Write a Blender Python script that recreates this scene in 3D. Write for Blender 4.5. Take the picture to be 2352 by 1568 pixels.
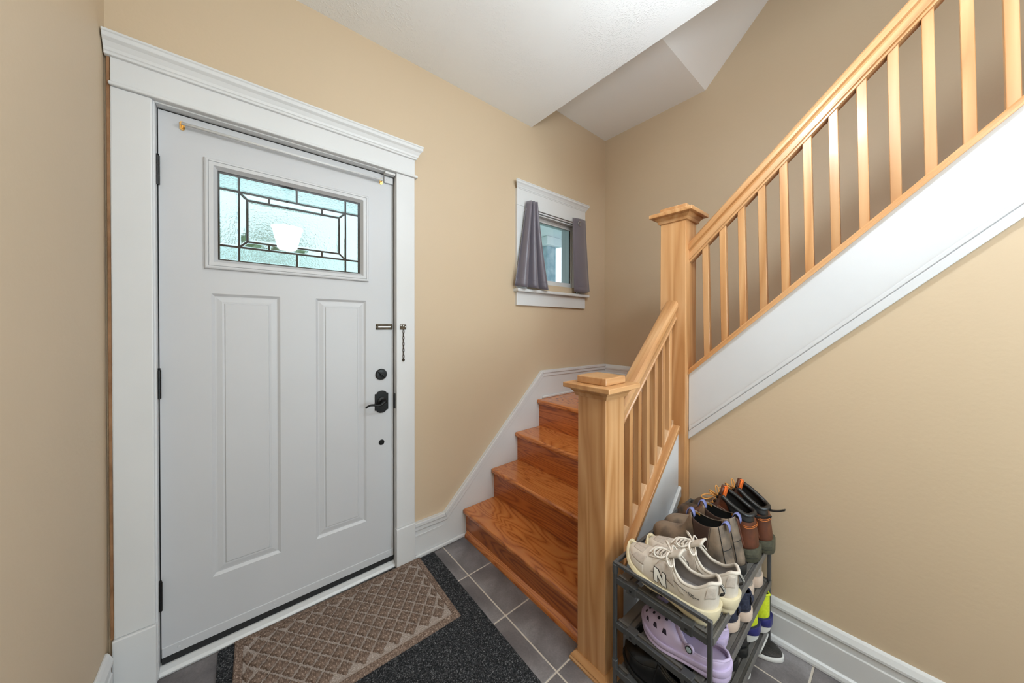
import bpy, bmesh, math, random
from mathutils import Vector, Matrix

scene = bpy.context.scene
for o in list(bpy.data.objects):
    bpy.data.objects.remove(o)
COL = scene.collection
PI = math.pi
rnd = random.Random(7)

# ------------------------------------------------------------------ camera
CAM = Vector((0.46031547, -1.83179412, 1.36885072))
YAW, PITCH, ROLL = math.radians(39.88197), math.radians(-0.421298), math.radians(0.080513)
F_PX, SHIFT = 746.18126, -30.1556
fw = Vector((math.sin(YAW) * math.cos(PITCH), math.cos(YAW) * math.cos(PITCH), math.sin(PITCH)))
rt = Vector((math.cos(YAW), -math.sin(YAW), 0))
up = rt.cross(fw)
rt2 = rt * math.cos(ROLL) + up * math.sin(ROLL)
up2 = -rt * math.sin(ROLL) + up * math.cos(ROLL)
cam_data = bpy.data.cameras.new('camera')
cam = bpy.data.objects.new('camera', cam_data)
COL.objects.link(cam)
M = Matrix.Identity(4)
for i in range(3):
    M[i][0], M[i][1], M[i][2], M[i][3] = rt2[i], up2[i], -fw[i], CAM[i]
cam.matrix_world = M
cam_data.sensor_fit = 'HORIZONTAL'
cam_data.sensor_width = 36.0
cam_data.lens = F_PX / 2352 * 36.0
cam_data.shift_y = SHIFT / 2352
cam_data.clip_start = 0.02
scene.camera = cam

# ------------------------------------------------------------------ world, lights, exposure
vs = scene.view_settings
vs.view_transform = 'Standard'
vs.look = 'None'
vs.gamma = 1.0
vs.use_curve_mapping = False
vs.exposure = 0.15
world = bpy.data.worlds.new('overcast_sky')
scene.world = world
world.use_nodes = True
wb = world.node_tree.nodes['Background']
wb.inputs['Color'].default_value = (0.80, 0.95, 1.0, 1)
wb.inputs['Strength'].default_value = 1.3
scene.cycles.sample_clamp_indirect = 6.0
scene.cycles.use_adaptive_sampling = True
scene.cycles.adaptive_threshold = 0.03
scene.cycles.use_light_tree = False
scene.cycles.max_bounces = 6
scene.cycles.diffuse_bounces = 4
scene.cycles.glossy_bounces = 3
scene.cycles.transmission_bounces = 6
scene.cycles.caustics_reflective = False
scene.cycles.caustics_refractive = False


def area_light(name, loc, rot, sx, sy, power, color):
    d = bpy.data.lights.new(name, 'AREA')
    d.shape = 'RECTANGLE'
    d.size, d.size_y = sx, sy
    d.energy = power
    d.color = color
    o = bpy.data.objects.new(name, d)
    o.location = loc
    o.rotation_euler = rot
    COL.objects.link(o)
    return o


# unseen area light added behind the photographer, a daylight-coloured fill for the entry
area_light('rear_fill_light', (1.45, -3.5, 1.38), (math.radians(106), 0, math.radians(20)), 1.8, 1.4, 56, (0.745, 0.92, 1.0))
# unseen area light added high in the stairwell to brighten it
area_light('stairwell_fill_light', (2.68, -3.3, 4.6), (math.radians(40), 0, 0), 0.8, 0.8, 14, (0.80, 0.94, 1.0))
LAMP_EMIT = 34.0
GLOBE_EMIT = 70.0

# ------------------------------------------------------------------ material helpers


def new_mat(name, color=(0.8, 0.8, 0.8), rough=0.5, metal=0.0, spec=0.5):
    m = bpy.data.materials.new(name)
    m.use_nodes = True
    b = m.node_tree.nodes['Principled BSDF']
    b.inputs['Base Color'].default_value = (*color, 1)
    b.inputs['Roughness'].default_value = rough
    b.inputs['Metallic'].default_value = metal
    b.inputs['Specular IOR Level'].default_value = spec
    return m


def nd(m, kind, **inp):
    n = m.node_tree.nodes.new(kind)
    for k, v in inp.items():
        n.inputs[k.replace('_', ' ')].default_value = v
    return n


def lk(m, a, ao, b, bi):
    m.node_tree.links.new(a.outputs[ao], b.inputs[bi])


def bsdf(m):
    return m.node_tree.nodes['Principled BSDF']


def add_bump(m, src, out, strength, dist):
    b = nd(m, 'ShaderNodeBump', Strength=strength, Distance=dist)
    lk(m, src, out, b, 'Height')
    lk(m, b, 'Normal', bsdf(m), 'Normal')
    return b


def coords(m, scale=(1, 1, 1), kind='Object'):
    tc = nd(m, 'ShaderNodeTexCoord')
    mp = nd(m, 'ShaderNodeMapping')
    mp.inputs['Scale'].default_value = scale
    lk(m, tc, kind, mp, 'Vector')
    return mp


def ramp(m, stops):
    r = nd(m, 'ShaderNodeValToRGB')
    e = r.color_ramp.elements
    while len(e) > 1:
        e.remove(e[-1])
    e[0].position = stops[0][0]
    e[0].color = (*stops[0][1], 1)
    for p, c in stops[1:]:
        x = e.new(p)
        x.color = (*c, 1)
    return r


def noisy(name, c1, c2, scale=5, rough=0.5, bump=0.0, bdist=0.002, bscale=None, detail=3, metal=0.0, spec=0.5, lo=0.3, hi=0.7, obj='Object'):
    m = new_mat(name, c1, rough, metal, spec)
    mp = coords(m, kind=obj)
    n = nd(m, 'ShaderNodeTexNoise', Scale=scale, Detail=detail)
    lk(m, mp, 'Vector', n, 'Vector')
    r = ramp(m, [(lo, c1), (hi, c2)])
    lk(m, n, 'Fac', r, 'Fac')
    lk(m, r, 'Color', bsdf(m), 'Base Color')
    if bump:
        n2 = nd(m, 'ShaderNodeTexNoise', Scale=bscale or scale, Detail=4)
        lk(m, mp, 'Vector', n2, 'Vector')
        add_bump(m, n2, 'Fac', bump, bdist)
    return m


def wood(name, axis, cols, grain=1.0, rough=0.3, coat=0.0, rings=14.0, stretch=0.09, dist=0.8, stops=(0.30, 0.62, 0.90), pore=0.38):
    m = new_mat(name, cols[1], rough)
    tc = nd(m, 'ShaderNodeTexCoord')
    oi = nd(m, 'ShaderNodeObjectInfo')
    mul = nd(m, 'ShaderNodeVectorMath')
    mul.operation = 'MULTIPLY_ADD'
    cmb = nd(m, 'ShaderNodeCombineXYZ')
    for k in 'XYZ':
        lk(m, oi, 'Random', cmb, k)
    mul.inputs[1].default_value = (7.0, 11.0, 5.0)
    lk(m, cmb, 'Vector', mul, 0)
    lk(m, tc, 'Object', mul, 2)
    sc = [1.0, 1.0, 1.0]
    sc[axis] = stretch
    mp = nd(m, 'ShaderNodeMapping')
    mp.inputs['Scale'].default_value = sc
    lk(m, mul, 'Vector', mp, 'Vector')
    # broad figure
    n1 = nd(m, 'ShaderNodeTexNoise', Scale=9.0 * grain, Detail=2.0, Distortion=dist)
    lk(m, mp, 'Vector', n1, 'Vector')
    # growth rings
    ws = nd(m, 'ShaderNodeMath')
    ws.operation = 'MULTIPLY'
    ws.inputs[1].default_value = rings
    lk(m, n1, 'Fac', ws, 0)
    fr = nd(m, 'ShaderNodeMath')
    fr.operation = 'PINGPONG'
    fr.inputs[1].default_value = 1.0
    lk(m, ws, 'Value', fr, 0)
    # fine pores
    n2 = nd(m, 'ShaderNodeTexNoise', Scale=110.0, Detail=2.0)
    sc2 = [1.0, 1.0, 1.0]
    sc2[axis] = 0.05
    mp2 = nd(m, 'ShaderNodeMapping')
    mp2.inputs['Scale'].default_value = sc2
    lk(m, mul, 'Vector', mp2, 'Vector')
    lk(m, mp2, 'Vector', n2, 'Vector')
    add = nd(m, 'ShaderNodeMix')
    add.data_type = 'FLOAT'
    add.inputs['Factor'].default_value = pore
    lk(m, fr, 'Value', add, 'A')
    lk(m, n2, 'Fac', add, 'B')
    r = ramp(m, [(stops[0], cols[0]), (stops[1], cols[1]), (stops[2], cols[2])])
    lk(m, add, 'Result', r, 'Fac')
    # board to board tone
    hs = nd(m, 'ShaderNodeHueSaturation')
    mr = nd(m, 'ShaderNodeMapRange')
    mr.inputs['To Min'].default_value = 0.88
    mr.inputs['To Max'].default_value = 1.08
    lk(m, oi, 'Random', mr, 'Value')
    lk(m, mr, 'Result', hs, 'Value')
    lk(m, r, 'Color', hs, 'Color')
    lk(m, hs, 'Color', bsdf(m), 'Base Color')
    add_bump(m, n2, 'Fac', 0.08, 0.001)
    bsdf(m).inputs['Coat Weight'].default_value = coat
    bsdf(m).inputs['Coat Roughness'].default_value = 0.12
    return m


# ------------------------------------------------------------------ materials
MT = {}
MT['wall'] = noisy('beige_wall_paint', (0.565, 0.437, 0.298), (0.585, 0.453, 0.311), 1.3, 0.55, 0.25, 0.002, 70, obj='Object')
MT['ceil'] = new_mat('stippled_ceiling_paint', (0.86, 0.86, 0.86), 0.8)
_m = MT['ceil']
_mp = coords(_m)
_n = nd(_m, 'ShaderNodeTexNoise', Scale=130.0, Detail=2.0)
_n2 = nd(_m, 'ShaderNodeTexNoise', Scale=3.2, Detail=2.0)
lk(_m, _mp, 'Vector', _n, 'Vector')
lk(_m, _mp, 'Vector', _n2, 'Vector')
_r = ramp(_m, [(0.50, (0, 0, 0)), (0.68, (1, 1, 1))])
lk(_m, _n, 'Fac', _r, 'Fac')
_r2 = ramp(_m, [(0.35, (0.08, 0.08, 0.08)), (0.6, (1, 1, 1))])
lk(_m, _n2, 'Fac', _r2, 'Fac')
_mu = nd(_m, 'ShaderNodeMath')
_mu.operation = 'MULTIPLY'
lk(_m, _r, 'Color', _mu, 0)
lk(_m, _r2, 'Color', _mu, 1)
add_bump(_m, _mu, 'Value', 0.5, 0.003)
MT['ceil_smooth'] = noisy('smooth_ceiling_paint', (0.86, 0.86, 0.865), (0.88, 0.88, 0.885), 2, 0.7)
MT['trim'] = noisy('white_trim_paint', (0.65, 0.65, 0.655), (0.69, 0.69, 0.695), 3, 0.38, 0.12, 0.001, 45)
MT['door'] = noisy('white_door_paint', (0.545, 0.545, 0.562), (0.56, 0.56, 0.578), 3, 0.42, 0.10, 0.0008, 160)
MT['stringer'] = noisy('stair_skirt_paint', (0.62, 0.63, 0.655), (0.66, 0.67, 0.695), 4, 0.4, 0.1, 0.001, 40)
MT['rawwood'] = noisy('bare_brown_wood', (0.20, 0.09, 0.035), (0.33, 0.17, 0.08), 18, 0.7)
MT['dark'] = new_mat('black_gap_rubber', (0.012, 0.012, 0.013), 0.7)
MT['blackmetal'] = noisy('black_hardware_metal', (0.005, 0.005, 0.0055), (0.010, 0.0095, 0.009), 30, 0.34, metal=0.0, spec=0.3)
MT['bronze'] = noisy('dark_bronze_metal', (0.03, 0.024, 0.018), (0.07, 0.045, 0.025), 60, 0.35, metal=0.8)
MT['steel'] = new_mat('bright_steel', (0.55, 0.54, 0.52), 0.35, 1.0)
MT['brass'] = new_mat('polished_brass', (0.80, 0.48, 0.16), 0.25, 1.0)
MT['came'] = noisy('lead_came', (0.005, 0.008, 0.012), (0.016, 0.019, 0.024), 60, 0.6)
MT['frame_w'] = noisy('white_glass_frame', (0.56, 0.56, 0.575), (0.58, 0.58, 0.595), 3, 0.4)
MT['tile'] = new_mat('slate_grey_tile', (0.1, 0.1, 0.1), 0.42)
_m = MT['tile']
_mp = coords(_m)
_n = nd(_m, 'ShaderNodeTexNoise', Scale=4.5, Detail=6.0, Distortion=0.6)
lk(_m, _mp, 'Vector', _n, 'Vector')
_r = ramp(_m, [(0.28, (0.085, 0.076, 0.078)), (0.5, (0.165, 0.148, 0.150)), (0.75, (0.29, 0.27, 0.275))])
lk(_m, _n, 'Fac', _r, 'Fac')
_n3 = nd(_m, 'ShaderNodeTexNoise', Scale=160.0, Detail=2.0)
lk(_m, _mp, 'Vector', _n3, 'Vector')
_mx = nd(_m, 'ShaderNodeMix')
_mx.data_type = 'RGBA'
_mx.blend_type = 'OVERLAY'
_mx.inputs['Factor'].default_value = 0.35
lk(_m, _r, 'Color', _mx, 'A')
lk(_m, _n3, 'Color', _mx, 'B')
_gm = nd(_m, 'ShaderNodeRGBToBW')
lk(_m, _n3, 'Color', _gm, 'Color')
lk(_m, _gm, 'Val', _mx, 'B')
lk(_m, _mx, 'Result', bsdf(_m), 'Base Color')
add_bump(_m, _n, 'Fac', 0.15, 0.003)
MT['grout'] = noisy('pale_grout', (0.52, 0.45, 0.38), (0.60, 0.53, 0.46), 25, 0.9)
MAPLE = [(0.60, 0.335, 0.155), (0.53, 0.270, 0.108), (0.42, 0.188, 0.064)]
for ax in (0, 1, 2):
    MT['maple%d' % ax] = wood('honey_alder_wood_%s' % 'xyz'[ax], ax, MAPLE, 0.9, 0.36, 0.15, 13.0, 0.07, 0.3, (0.15, 0.55, 0.98), 0.30)
MT['fillet'] = wood('pale_fillet_wood', 0, [(0.66, 0.42, 0.24), (0.62, 0.37, 0.20), (0.52, 0.29, 0.14)], 0.7, 0.45, 0.0, 4.0)
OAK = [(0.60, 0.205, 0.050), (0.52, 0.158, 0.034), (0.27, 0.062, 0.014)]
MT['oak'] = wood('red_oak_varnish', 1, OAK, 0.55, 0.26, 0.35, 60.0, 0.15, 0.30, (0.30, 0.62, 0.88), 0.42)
MT['oak_shaded'] = wood('red_oak_riser_shaded', 1, [(0.48, 0.140, 0.031), (0.40, 0.104, 0.020), (0.20, 0.042, 0.009)], 0.75, 0.30, 0.30, 52.0, 0.08, 0.2, (0.30, 0.58, 0.86), 0.45)  # tread oak darkened for the risers: shade below the nosings put into the colour
MT['oakx'] = wood('red_oak_varnish_across', 0, OAK, 0.55, 0.26, 0.35, 60.0, 0.15, 0.30, (0.30, 0.62, 0.88), 0.42)
MT['matblack'] = None


def fibre_mat(name, c1, c2, c3, scale=220, rib=0.0):
    m = new_mat(name, c1, 0.95, spec=0.15)
    mp = coords(m)
    n = nd(m, 'ShaderNodeTexNoise', Scale=scale, Detail=3.0)
    lk(m, mp, 'Vector', n, 'Vector')
    r = ramp(m, [(0.40, c1), (0.58, c2), (0.72, c3)])
    lk(m, n, 'Fac', r, 'Fac')
    lk(m, r, 'Color', bsdf(m), 'Base Color')
    add_bump(m, n, 'Fac', 0.8, 0.004)
    return m


MT['matblack'] = fibre_mat('black_runner_pile', (0.012, 0.0125, 0.014), (0.045, 0.046, 0.050), (0.22, 0.22, 0.225))
MT['matfibre'] = new_mat('runner_fibre', (0.038, 0.039, 0.043), 0.9)
MT['matfibre2'] = new_mat('runner_pale_fibre', (0.24, 0.24, 0.245), 0.9)
MT['matbrown'] = fibre_mat('brown_mat_ridge', (0.135, 0.090, 0.067), (0.245, 0.172, 0.135), (0.46, 0.355, 0.29), 170)
MT['matbrown_lo'] = fibre_mat('brown_mat_channel', (0.30, 0.240, 0.205), (0.40, 0.335, 0.295), (0.54, 0.47, 0.42), 190)
MT['curtain'] = new_mat('grey_mauve_curtain_satin', (0.135, 0.118, 0.145), 0.36)
bsdf(MT['curtain']).inputs['Sheen Weight'].default_value = 0.35
bsdf(MT['curtain']).inputs['Transmission Weight'].default_value = 0.0
MT['rack'] = noisy('grey_rack_metal', (0.095, 0.099, 0.104), (0.12, 0.123, 0.128), 30, 0.38, metal=0.4)
MT['slat'] = noisy('grey_rack_slat', (0.125, 0.118, 0.110), (0.16, 0.152, 0.145), 20, 0.42, metal=0.2)
MT['glass'] = new_mat('clear_window_glass', (1, 1, 1), 0.0)
bsdf(MT['glass']).inputs['Transmission Weight'].default_value = 1.0
bsdf(MT['glass']).inputs['IOR'].default_value = 1.45


def obscure_glass(name, col, rough, scale, strength):
    m = new_mat(name, col, rough)
    b = bsdf(m)
    b.inputs['Transmission Weight'].default_value = 1.0
    b.inputs['IOR'].default_value = 1.35
    mp = coords(m)
    n = nd(m, 'ShaderNodeTexNoise', Scale=scale, Detail=3.0)
    lk(m, mp, 'Vector', n, 'Vector')
    add_bump(m, n, 'Fac', strength, 0.004)
    return m


MT['og_c'] = obscure_glass('rain_textured_glass', (0.80, 0.965, 0.97), 0.14, 120, 0.45)
MT['og_b'] = obscure_glass('bevelled_clear_glass', (0.82, 0.97, 0.97), 0.05, 30, 0.15)
MT['og_t'] = obscure_glass('granite_textured_glass', (0.72, 0.95, 0.94), 0.22, 160, 0.6)


# ------------------------------------------------------------------ mesh helpers
class MB:
    def __init__(self):
        self.v, self.f = [], []

    def add(self, vs, fs):
        n = len(self.v)
        self.v += [tuple(p) for p in vs]
        self.f += [tuple(i + n for i in f) for f in fs]
        return self

    def box(self, x0, x1, y0, y1, z0, z1):
        vs = [(x, y, z) for z in (z0, z1) for y in (y0, y1) for x in (x0, x1)]
        return self.add(vs, [(0, 2, 3, 1), (4, 5, 7, 6), (0, 1, 5, 4), (2, 6, 7, 3), (0, 4, 6, 2), (1, 3, 7, 5)])

    def prism(self, poly, d0, d1, axis=2):
        """poly: 2D points (ccw not required) in the two other axes; extruded along axis."""
        n = len(poly)

        def P(a, b, d):
            if axis == 2:
                return (a, b, d)
            if axis == 1:
                return (a, d, b)
            return (d, a, b)
        vs = [P(a, b, d0) for a, b in poly] + [P(a, b, d1) for a, b in poly]
        fs = [tuple(range(n)), tuple(range(2 * n - 1, n - 1, -1))]
        fs += [(i, (i + 1) % n, n + (i + 1) % n, n + i) for i in range(n)]
        return self.add(vs, fs)

    def tube(self, pts, r, k=6, cap=True, closed=False):
        pts = [Vector(p) for p in pts]
        n = len(pts)
        vs, fs = [], []
        prev = None
        for i in range(n):
            if closed:
                d = pts[(i + 1) % n] - pts[(i - 1) % n]
            else:
                d = pts[min(i + 1, n - 1)] - pts[max(i - 1, 0)]
            d.normalize()
            if prev is None:
                a = d.orthogonal().normalized()
            else:
                a = (prev - d * prev.dot(d))
                a = a.normalized() if a.length > 1e-6 else d.orthogonal().normalized()
            prev = a
            b = d.cross(a)
            rr = r[i] if isinstance(r, (list, tuple)) else r
            for j in range(k):
                t = 2 * PI * j / k
                vs.append(pts[i] + a * math.cos(t) * rr + b * math.sin(t) * rr)
        m = n if closed else n - 1
        for i in range(m):
            for j in range(k):
                i2 = (i + 1) % n
                fs.append((i * k + j, i * k + (j + 1) % k, i2 * k + (j + 1) % k, i2 * k + j))
        if cap and not closed:
            fs.append(tuple(range(k - 1, -1, -1)))
            fs.append(tuple((n - 1) * k + j for j in range(k)))
        return self.add(vs, fs)

    def lathe(self, prof, k=24, center=(0, 0, 0), axis=2):
        vs, fs = [], []
        for (r, h) in prof:
            for j in range(k):
                t = 2 * PI * j / k
                a, b = r * math.cos(t), r * math.sin(t)
                p = (a, b, h) if axis == 2 else ((a, h, b) if axis == 1 else (h, a, b))
                vs.append((p[0] + center[0], p[1] + center[1], p[2] + center[2]))
        for i in range(len(prof) - 1):
            for j in range(k):
                fs.append((i * k + j, i * k + (j + 1) % k, (i + 1) * k + (j + 1) % k, (i + 1) * k + j))
        fs.append(tuple(range(k - 1, -1, -1)))
        fs.append(tuple((len(prof) - 1) * k + j for j in range(k)))
        return self.add(vs, fs)

    def grid(self, rows, close=False):
        n, m = len(rows), len(rows[0])
        vs = [p for r in rows for p in r]
        fs = []
        for i in range(n - 1):
            for j in range(m - (0 if close else 1)):
                j2 = (j + 1) % m
                fs.append((i * m + j, i * m + j2, (i + 1) * m + j2, (i + 1) * m + j))
        return self.add(vs, fs)

    def rings(self, loops, fill=True):
        """nested closed loops of equal count joined to each other; last one filled."""
        n = len(loops[0])
        vs = [p for l in loops for p in l]
        fs = []
        for i in range(len(loops) - 1):
            for j in range(n):
                fs.append((i * n + j, i * n + (j + 1) % n, (i + 1) * n + (j + 1) % n, (i + 1) * n + j))
        if fill:
            fs.append(tuple((len(loops) - 1) * n + j for j in range(n)))
        return self.add(vs, fs)

    def build(self, name, mat, parent=None, bevel=0.0, seg=2, smooth=False, merge=0.0, solid=0.0, subsurf=0, mats=None, mw=None, angle=35):
        me = bpy.data.meshes.new(name)
        me.from_pydata([tuple(p) for p in self.v], [], self.f)
        bm = bmesh.new()
        bm.from_mesh(me)
        if merge:
            bmesh.ops.remove_doubles(bm, verts=bm.verts, dist=merge)
        bmesh.ops.recalc_face_normals(bm, faces=bm.faces)
        bm.to_mesh(me)
        bm.free()
        return link(name, me, mat, parent, bevel, seg, smooth, solid, subsurf, mats, mw, angle)


def link(name, me, mat, parent=None, bevel=0.0, seg=2, smooth=False, solid=0.0, subsurf=0, mats=None, mw=None, angle=35):
    o = bpy.data.objects.new(name, me)
    COL.objects.link(o)
    for m in (mats or [mat]):
        me.materials.append(MT[m] if isinstance(m, str) else m)
    if mw is not None:
        o.matrix_world = mw
    if parent is not None:
        adopt(o, parent)
    if solid:
        md = o.modifiers.new('thickness', 'SOLIDIFY')
        md.thickness = solid
        md.offset = -1
        if mats and len(mats) > 1:
            md.material_offset = 1
            md.material_offset_rim = 0
    if subsurf:
        md = o.modifiers.new('smooth', 'SUBSURF')
        md.levels = md.render_levels = subsurf
    if bevel:
        md = o.modifiers.new('bevel', 'BEVEL')
        md.width = bevel
        md.segments = seg
        md.limit_method = 'ANGLE'
        md.angle_limit = math.radians(angle)
    if smooth:
        me.polygons.foreach_set('use_smooth', [True] * len(me.polygons))
    return o


WM = {}


def adopt(o, parent):
    o.parent = parent
    o.matrix_parent_inverse = WM.get(parent.name, Matrix.Identity(4)).inverted()


def thing(name, label, cat, loc=(0, 0, 0), group=None, kind=None, mw=None):
    o = bpy.data.objects.new(name, None)
    o.empty_display_size = 0.05
    COL.objects.link(o)
    m = mw if mw is not None else Matrix.Translation(Vector(loc))
    o.matrix_world = m
    # children are given in world coordinates unless a local frame (mw) was asked for
    WM[o.name] = m if mw is None else Matrix.Identity(4)
    return tag(o, label, cat, group, kind)


def tag(o, label, cat, group=None, kind=None):
    o['label'] = label
    o['category'] = cat
    if group:
        o['group'] = group
    if kind:
        o['kind'] = kind
    return o


def struct(o, label=None, cat=None):
    o['kind'] = 'structure'
    if label:
        o['label'] = label
    if cat:
        o['category'] = cat
    return o


def frame_z(origin, zdir, xhint):
    """matrix whose local z runs along zdir."""
    z = Vector(zdir).normalized()
    x = Vector(xhint)
    x = (x - z * x.dot(z)).normalized()
    y = z.cross(x)
    m = Matrix.Identity(4)
    for i in range(3):
        m[i][0], m[i][1], m[i][2], m[i][3] = x[i], y[i], z[i], origin[i]
    return m


def rect_loop(x0, x1, z0, z1, y, inset=0.0):
    return [(x0 + inset, y, z0 + inset), (x1 - inset, y, z0 + inset), (x1 - inset, y, z1 - inset), (x0 + inset, y, z1 - inset)]


# ================================================================== ROOM SHELL
XL, X1, XS, YB = 0.09, 3.153, 2.255, -3.6
ZC = 2.898
YD = 0.03            # door leaf face
DL, DR, DB, DT = 0.2165, 1.1295, 0.055, 2.213

# door wall (with the openings for the door and the small window)
w = MB()
w.box(XL - 0.15, 0.205, 0, 0.16, 0, 5.0)
w.box(0.205, 1.137, 0, 0.16, 2.228, 5.0)
w.box(1.137, 2.12, 0, 0.16, 0, 5.0)
w.box(2.12, 2.725, 0, 0.16, 0, 1.70)
w.box(2.12, 2.725, 0, 0.16, 2.245, 5.0)
w.box(2.725, X1 + 0.15, 0, 0.16, 0, 5.0)
struct(w.build('wall_front', 'wall'), 'beige painted wall holding the front door and small window', 'wall')
struct(MB().box(XL - 0.15, XL, YB, 0, 0, 3.1).build('wall_left', 'wall'), 'beige painted wall at the left edge beside the door hinges', 'wall')
struct(MB().box(X1, X1 + 0.15, YB, 0, 0, 5.0).build('wall_right', 'wall'), 'tall beige stairwell wall behind the upper balusters', 'wall')
w = MB()
w.box(XL - 0.15, X1 + 0.15, YB - 0.15, YB, 0, 5.0)
struct(w.build('wall_back', 'wall'), 'beige painted wall behind the viewer', 'wall')
# wall under the upper flight
SL = 0.972           # slope of the upper flight


def sk_bot(y):       # lower edge of upper skirt
    return 0.798 + (-1.142 - y) * SL


def sk_top(y):
    return 1.130 + (-1.140 - y) * SL


ytop = -1.140 - (ZC - 1.130) / SL
w = MB().prism([(-1.1285, 0), (YB, 0), (YB, ZC), (ytop, ZC), (-1.1285, sk_top(-1.1285) - 0.002)], XS, XS + 0.034, axis=0)
struct(w.build('wall_understair', 'wall'), 'beige wall panel under the sloping upper flight', 'wall')
# ceilings
c = MB().box(XL - 0.1, 2.185, YB, 0, ZC, ZC + 0.12)
struct(c.build('ceiling', 'ceil'), 'white stippled entry ceiling', 'ceiling')
c = MB().box(2.13, 2.185, YB, 0, ZC + 0.12, 5.0)
struct(c.build('wall_stairwell', 'ceil_smooth'), 'white stairwell side above the entry ceiling edge', 'wall')
c = MB()
c.prism([(0, 3.143), (-0.876, 3.143), (-2.7, 3.143 + 1.824 * 1.02), (-2.7, 5.1), (0, 5.1)], 2.185, X1, axis=0)
struct(c.build('ceiling', 'ceil_smooth'), 'smooth white stairwell ceiling sloping up with the stairs', 'ceiling')
c = MB().box(2.13, X1 + .15, YB, -2.7, 5.0, 5.1)
struct(c.build('ceiling', 'ceil_smooth'), 'flat white ceiling high over the upper stairs', 'ceiling')

# ---- tiled floor
fl = MB().box(XL - 0.1, X1 + 0.1, YB - 0.1, 0.16, -0.08, -0.0022).build('floor', 'grout')
struct(fl, 'grey slate tile floor with pale grout lines', 'floor')
gx = [1.418 + 0.316 * k for k in range(-5, 4)]
gy = [0.008 - 0.3247 * k for k in range(0, 13)]
GW = 0.0035
for i in range(len(gx) - 1):
    for j in range(len(gy) - 1):
        x0, x1 = max(gx[i] + GW, XL + 0.002), min(gx[i + 1] - GW, 2.25)
        y1, y0 = gy[j] - GW, max(gy[j + 1] + GW, YB)
        if j == 0:
            y1 = 0.0 - 0.001
        if x1 - x0 < 0.02 or y1 - y0 < 0.02 or (x0 > 1.70 and y0 > -1.1):
            continue
        cx, cy = (x0 + x1) / 2, (y0 + y1) / 2
        t = MB().box(x0 - cx, x1 - cx, y0 - cy, y1 - cy, -0.010, 0.0).build('tile', 'tile', bevel=0.0015, seg=1)
        t.location = (cx, cy, rnd.uniform(-0.0004, 0.0))
        t.parent = fl

# ================================================================== BASEBOARDS
BPROF = [(0, 0), (0.030, 0), (0.030, 0.010), (0.026, 0.022), (0.018, 0.028), (0.018, 0.118), (0.0145, 0.122), (0.0145, 0.146), (0.020, 0.150), (0.020, 0.160), (0.012, 0.178), (0.006, 0.186), (0, 0.186)]


def base_run(name, p0, p1, inward, label, zb=0.0, h=1.0):
    """extrude the moulding profile between two floor points; inward = direction into the room."""
    p0, p1, n = Vector(p0), Vector(p1), Vector(inward)
    rows = [[tuple(p + n * a + Vector((0, 0, zb + b * h))) for a, b in BPROF] for p in (p0, p1)]
    mb = MB().grid(rows, close=True)
    k = len(BPROF)
    mb.f += [tuple(range(k)), tuple(range(2 * k - 1, k - 1, -1))]
    return struct(mb.build(name, 'trim', bevel=0.0012, seg=1), label, 'baseboard')


base_run('baseboard_right', (XS, -1.125, 0), (XS, YB, 0), (-1, 0, 0), 'white moulded baseboard under the stair wall beside the shoe rack')
base_run('baseboard_left', (XL, -0.045, 0), (XL, YB, 0), (1, 0, 0), 'white moulded baseboard on the left wall beside the door', h=1.15)
base_run('baseboard_landing', (X1, 0, 0), (X1, -1.06, 0), (-1, 0, 0), 'white baseboard around the stair landing corner', zb=0.797, h=1.12)

# skirt board that climbs the lower flight on the door wall
sk = thing('trim_1', 'white moulded skirting that climbs the lower steps along the wall', 'skirting', (1.24, 0, 0), kind='structure')
top = [(1.238, 0.212), (1.432, 0.208), (2.287, 1.018), (3.150, 1.006)]
bot = [(1.238, 0), (3.150, 0)]
m = MB().prism([bot[0]] + top + [bot[1]], -0.013, -0.0005, axis=1)
m.build('skirt_board', 'trim', sk)


def offset_poly(pl, d):
    out = []
    for i, p in enumerate(pl):
        p = Vector(p)
        ns = []
        for a, b in ((i - 1, i), (i, i + 1)):
            if a < 0 or b >= len(pl):
                continue
            e = (Vector(pl[b]) - Vector(pl[a])).normalized()
            ns.append(Vector((e.y, -e.x)))
        nv = sum(ns, Vector((0, 0)))
        nv = nv / nv.length
        out.append(tuple(p + nv * (d / nv.dot(ns[0]))))
    return out


for d0, d1, y in ((0.0, 0.022, -0.026), (0.022, 0.048, -0.020)):
    a, b = offset_poly(top, d0), offset_poly(top, d1)
    mb = MB()
    for i in range(3):
        mb.prism([a[i], a[i + 1], b[i + 1], b[i]], y, -0.0128, axis=1)
    mb.build('cap_moulding', 'trim', sk, bevel=0.003, seg=2)
MB().box(1.238, 1.425, -0.0165, -0.0128, 0.128, 0.134).build('bead', 'trim', sk)
MB().box(1.238, 1.600, -0.028, -0.0128, 0.0, 0.024).build('shoe_moulding', 'trim', sk, bevel=0.008, seg=3)
MB().box(2.29, 3.15, -0.026, -0.0128, 0.796, 0.815).build('shoe_moulding', 'trim', sk, bevel=0.006, seg=3)

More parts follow.
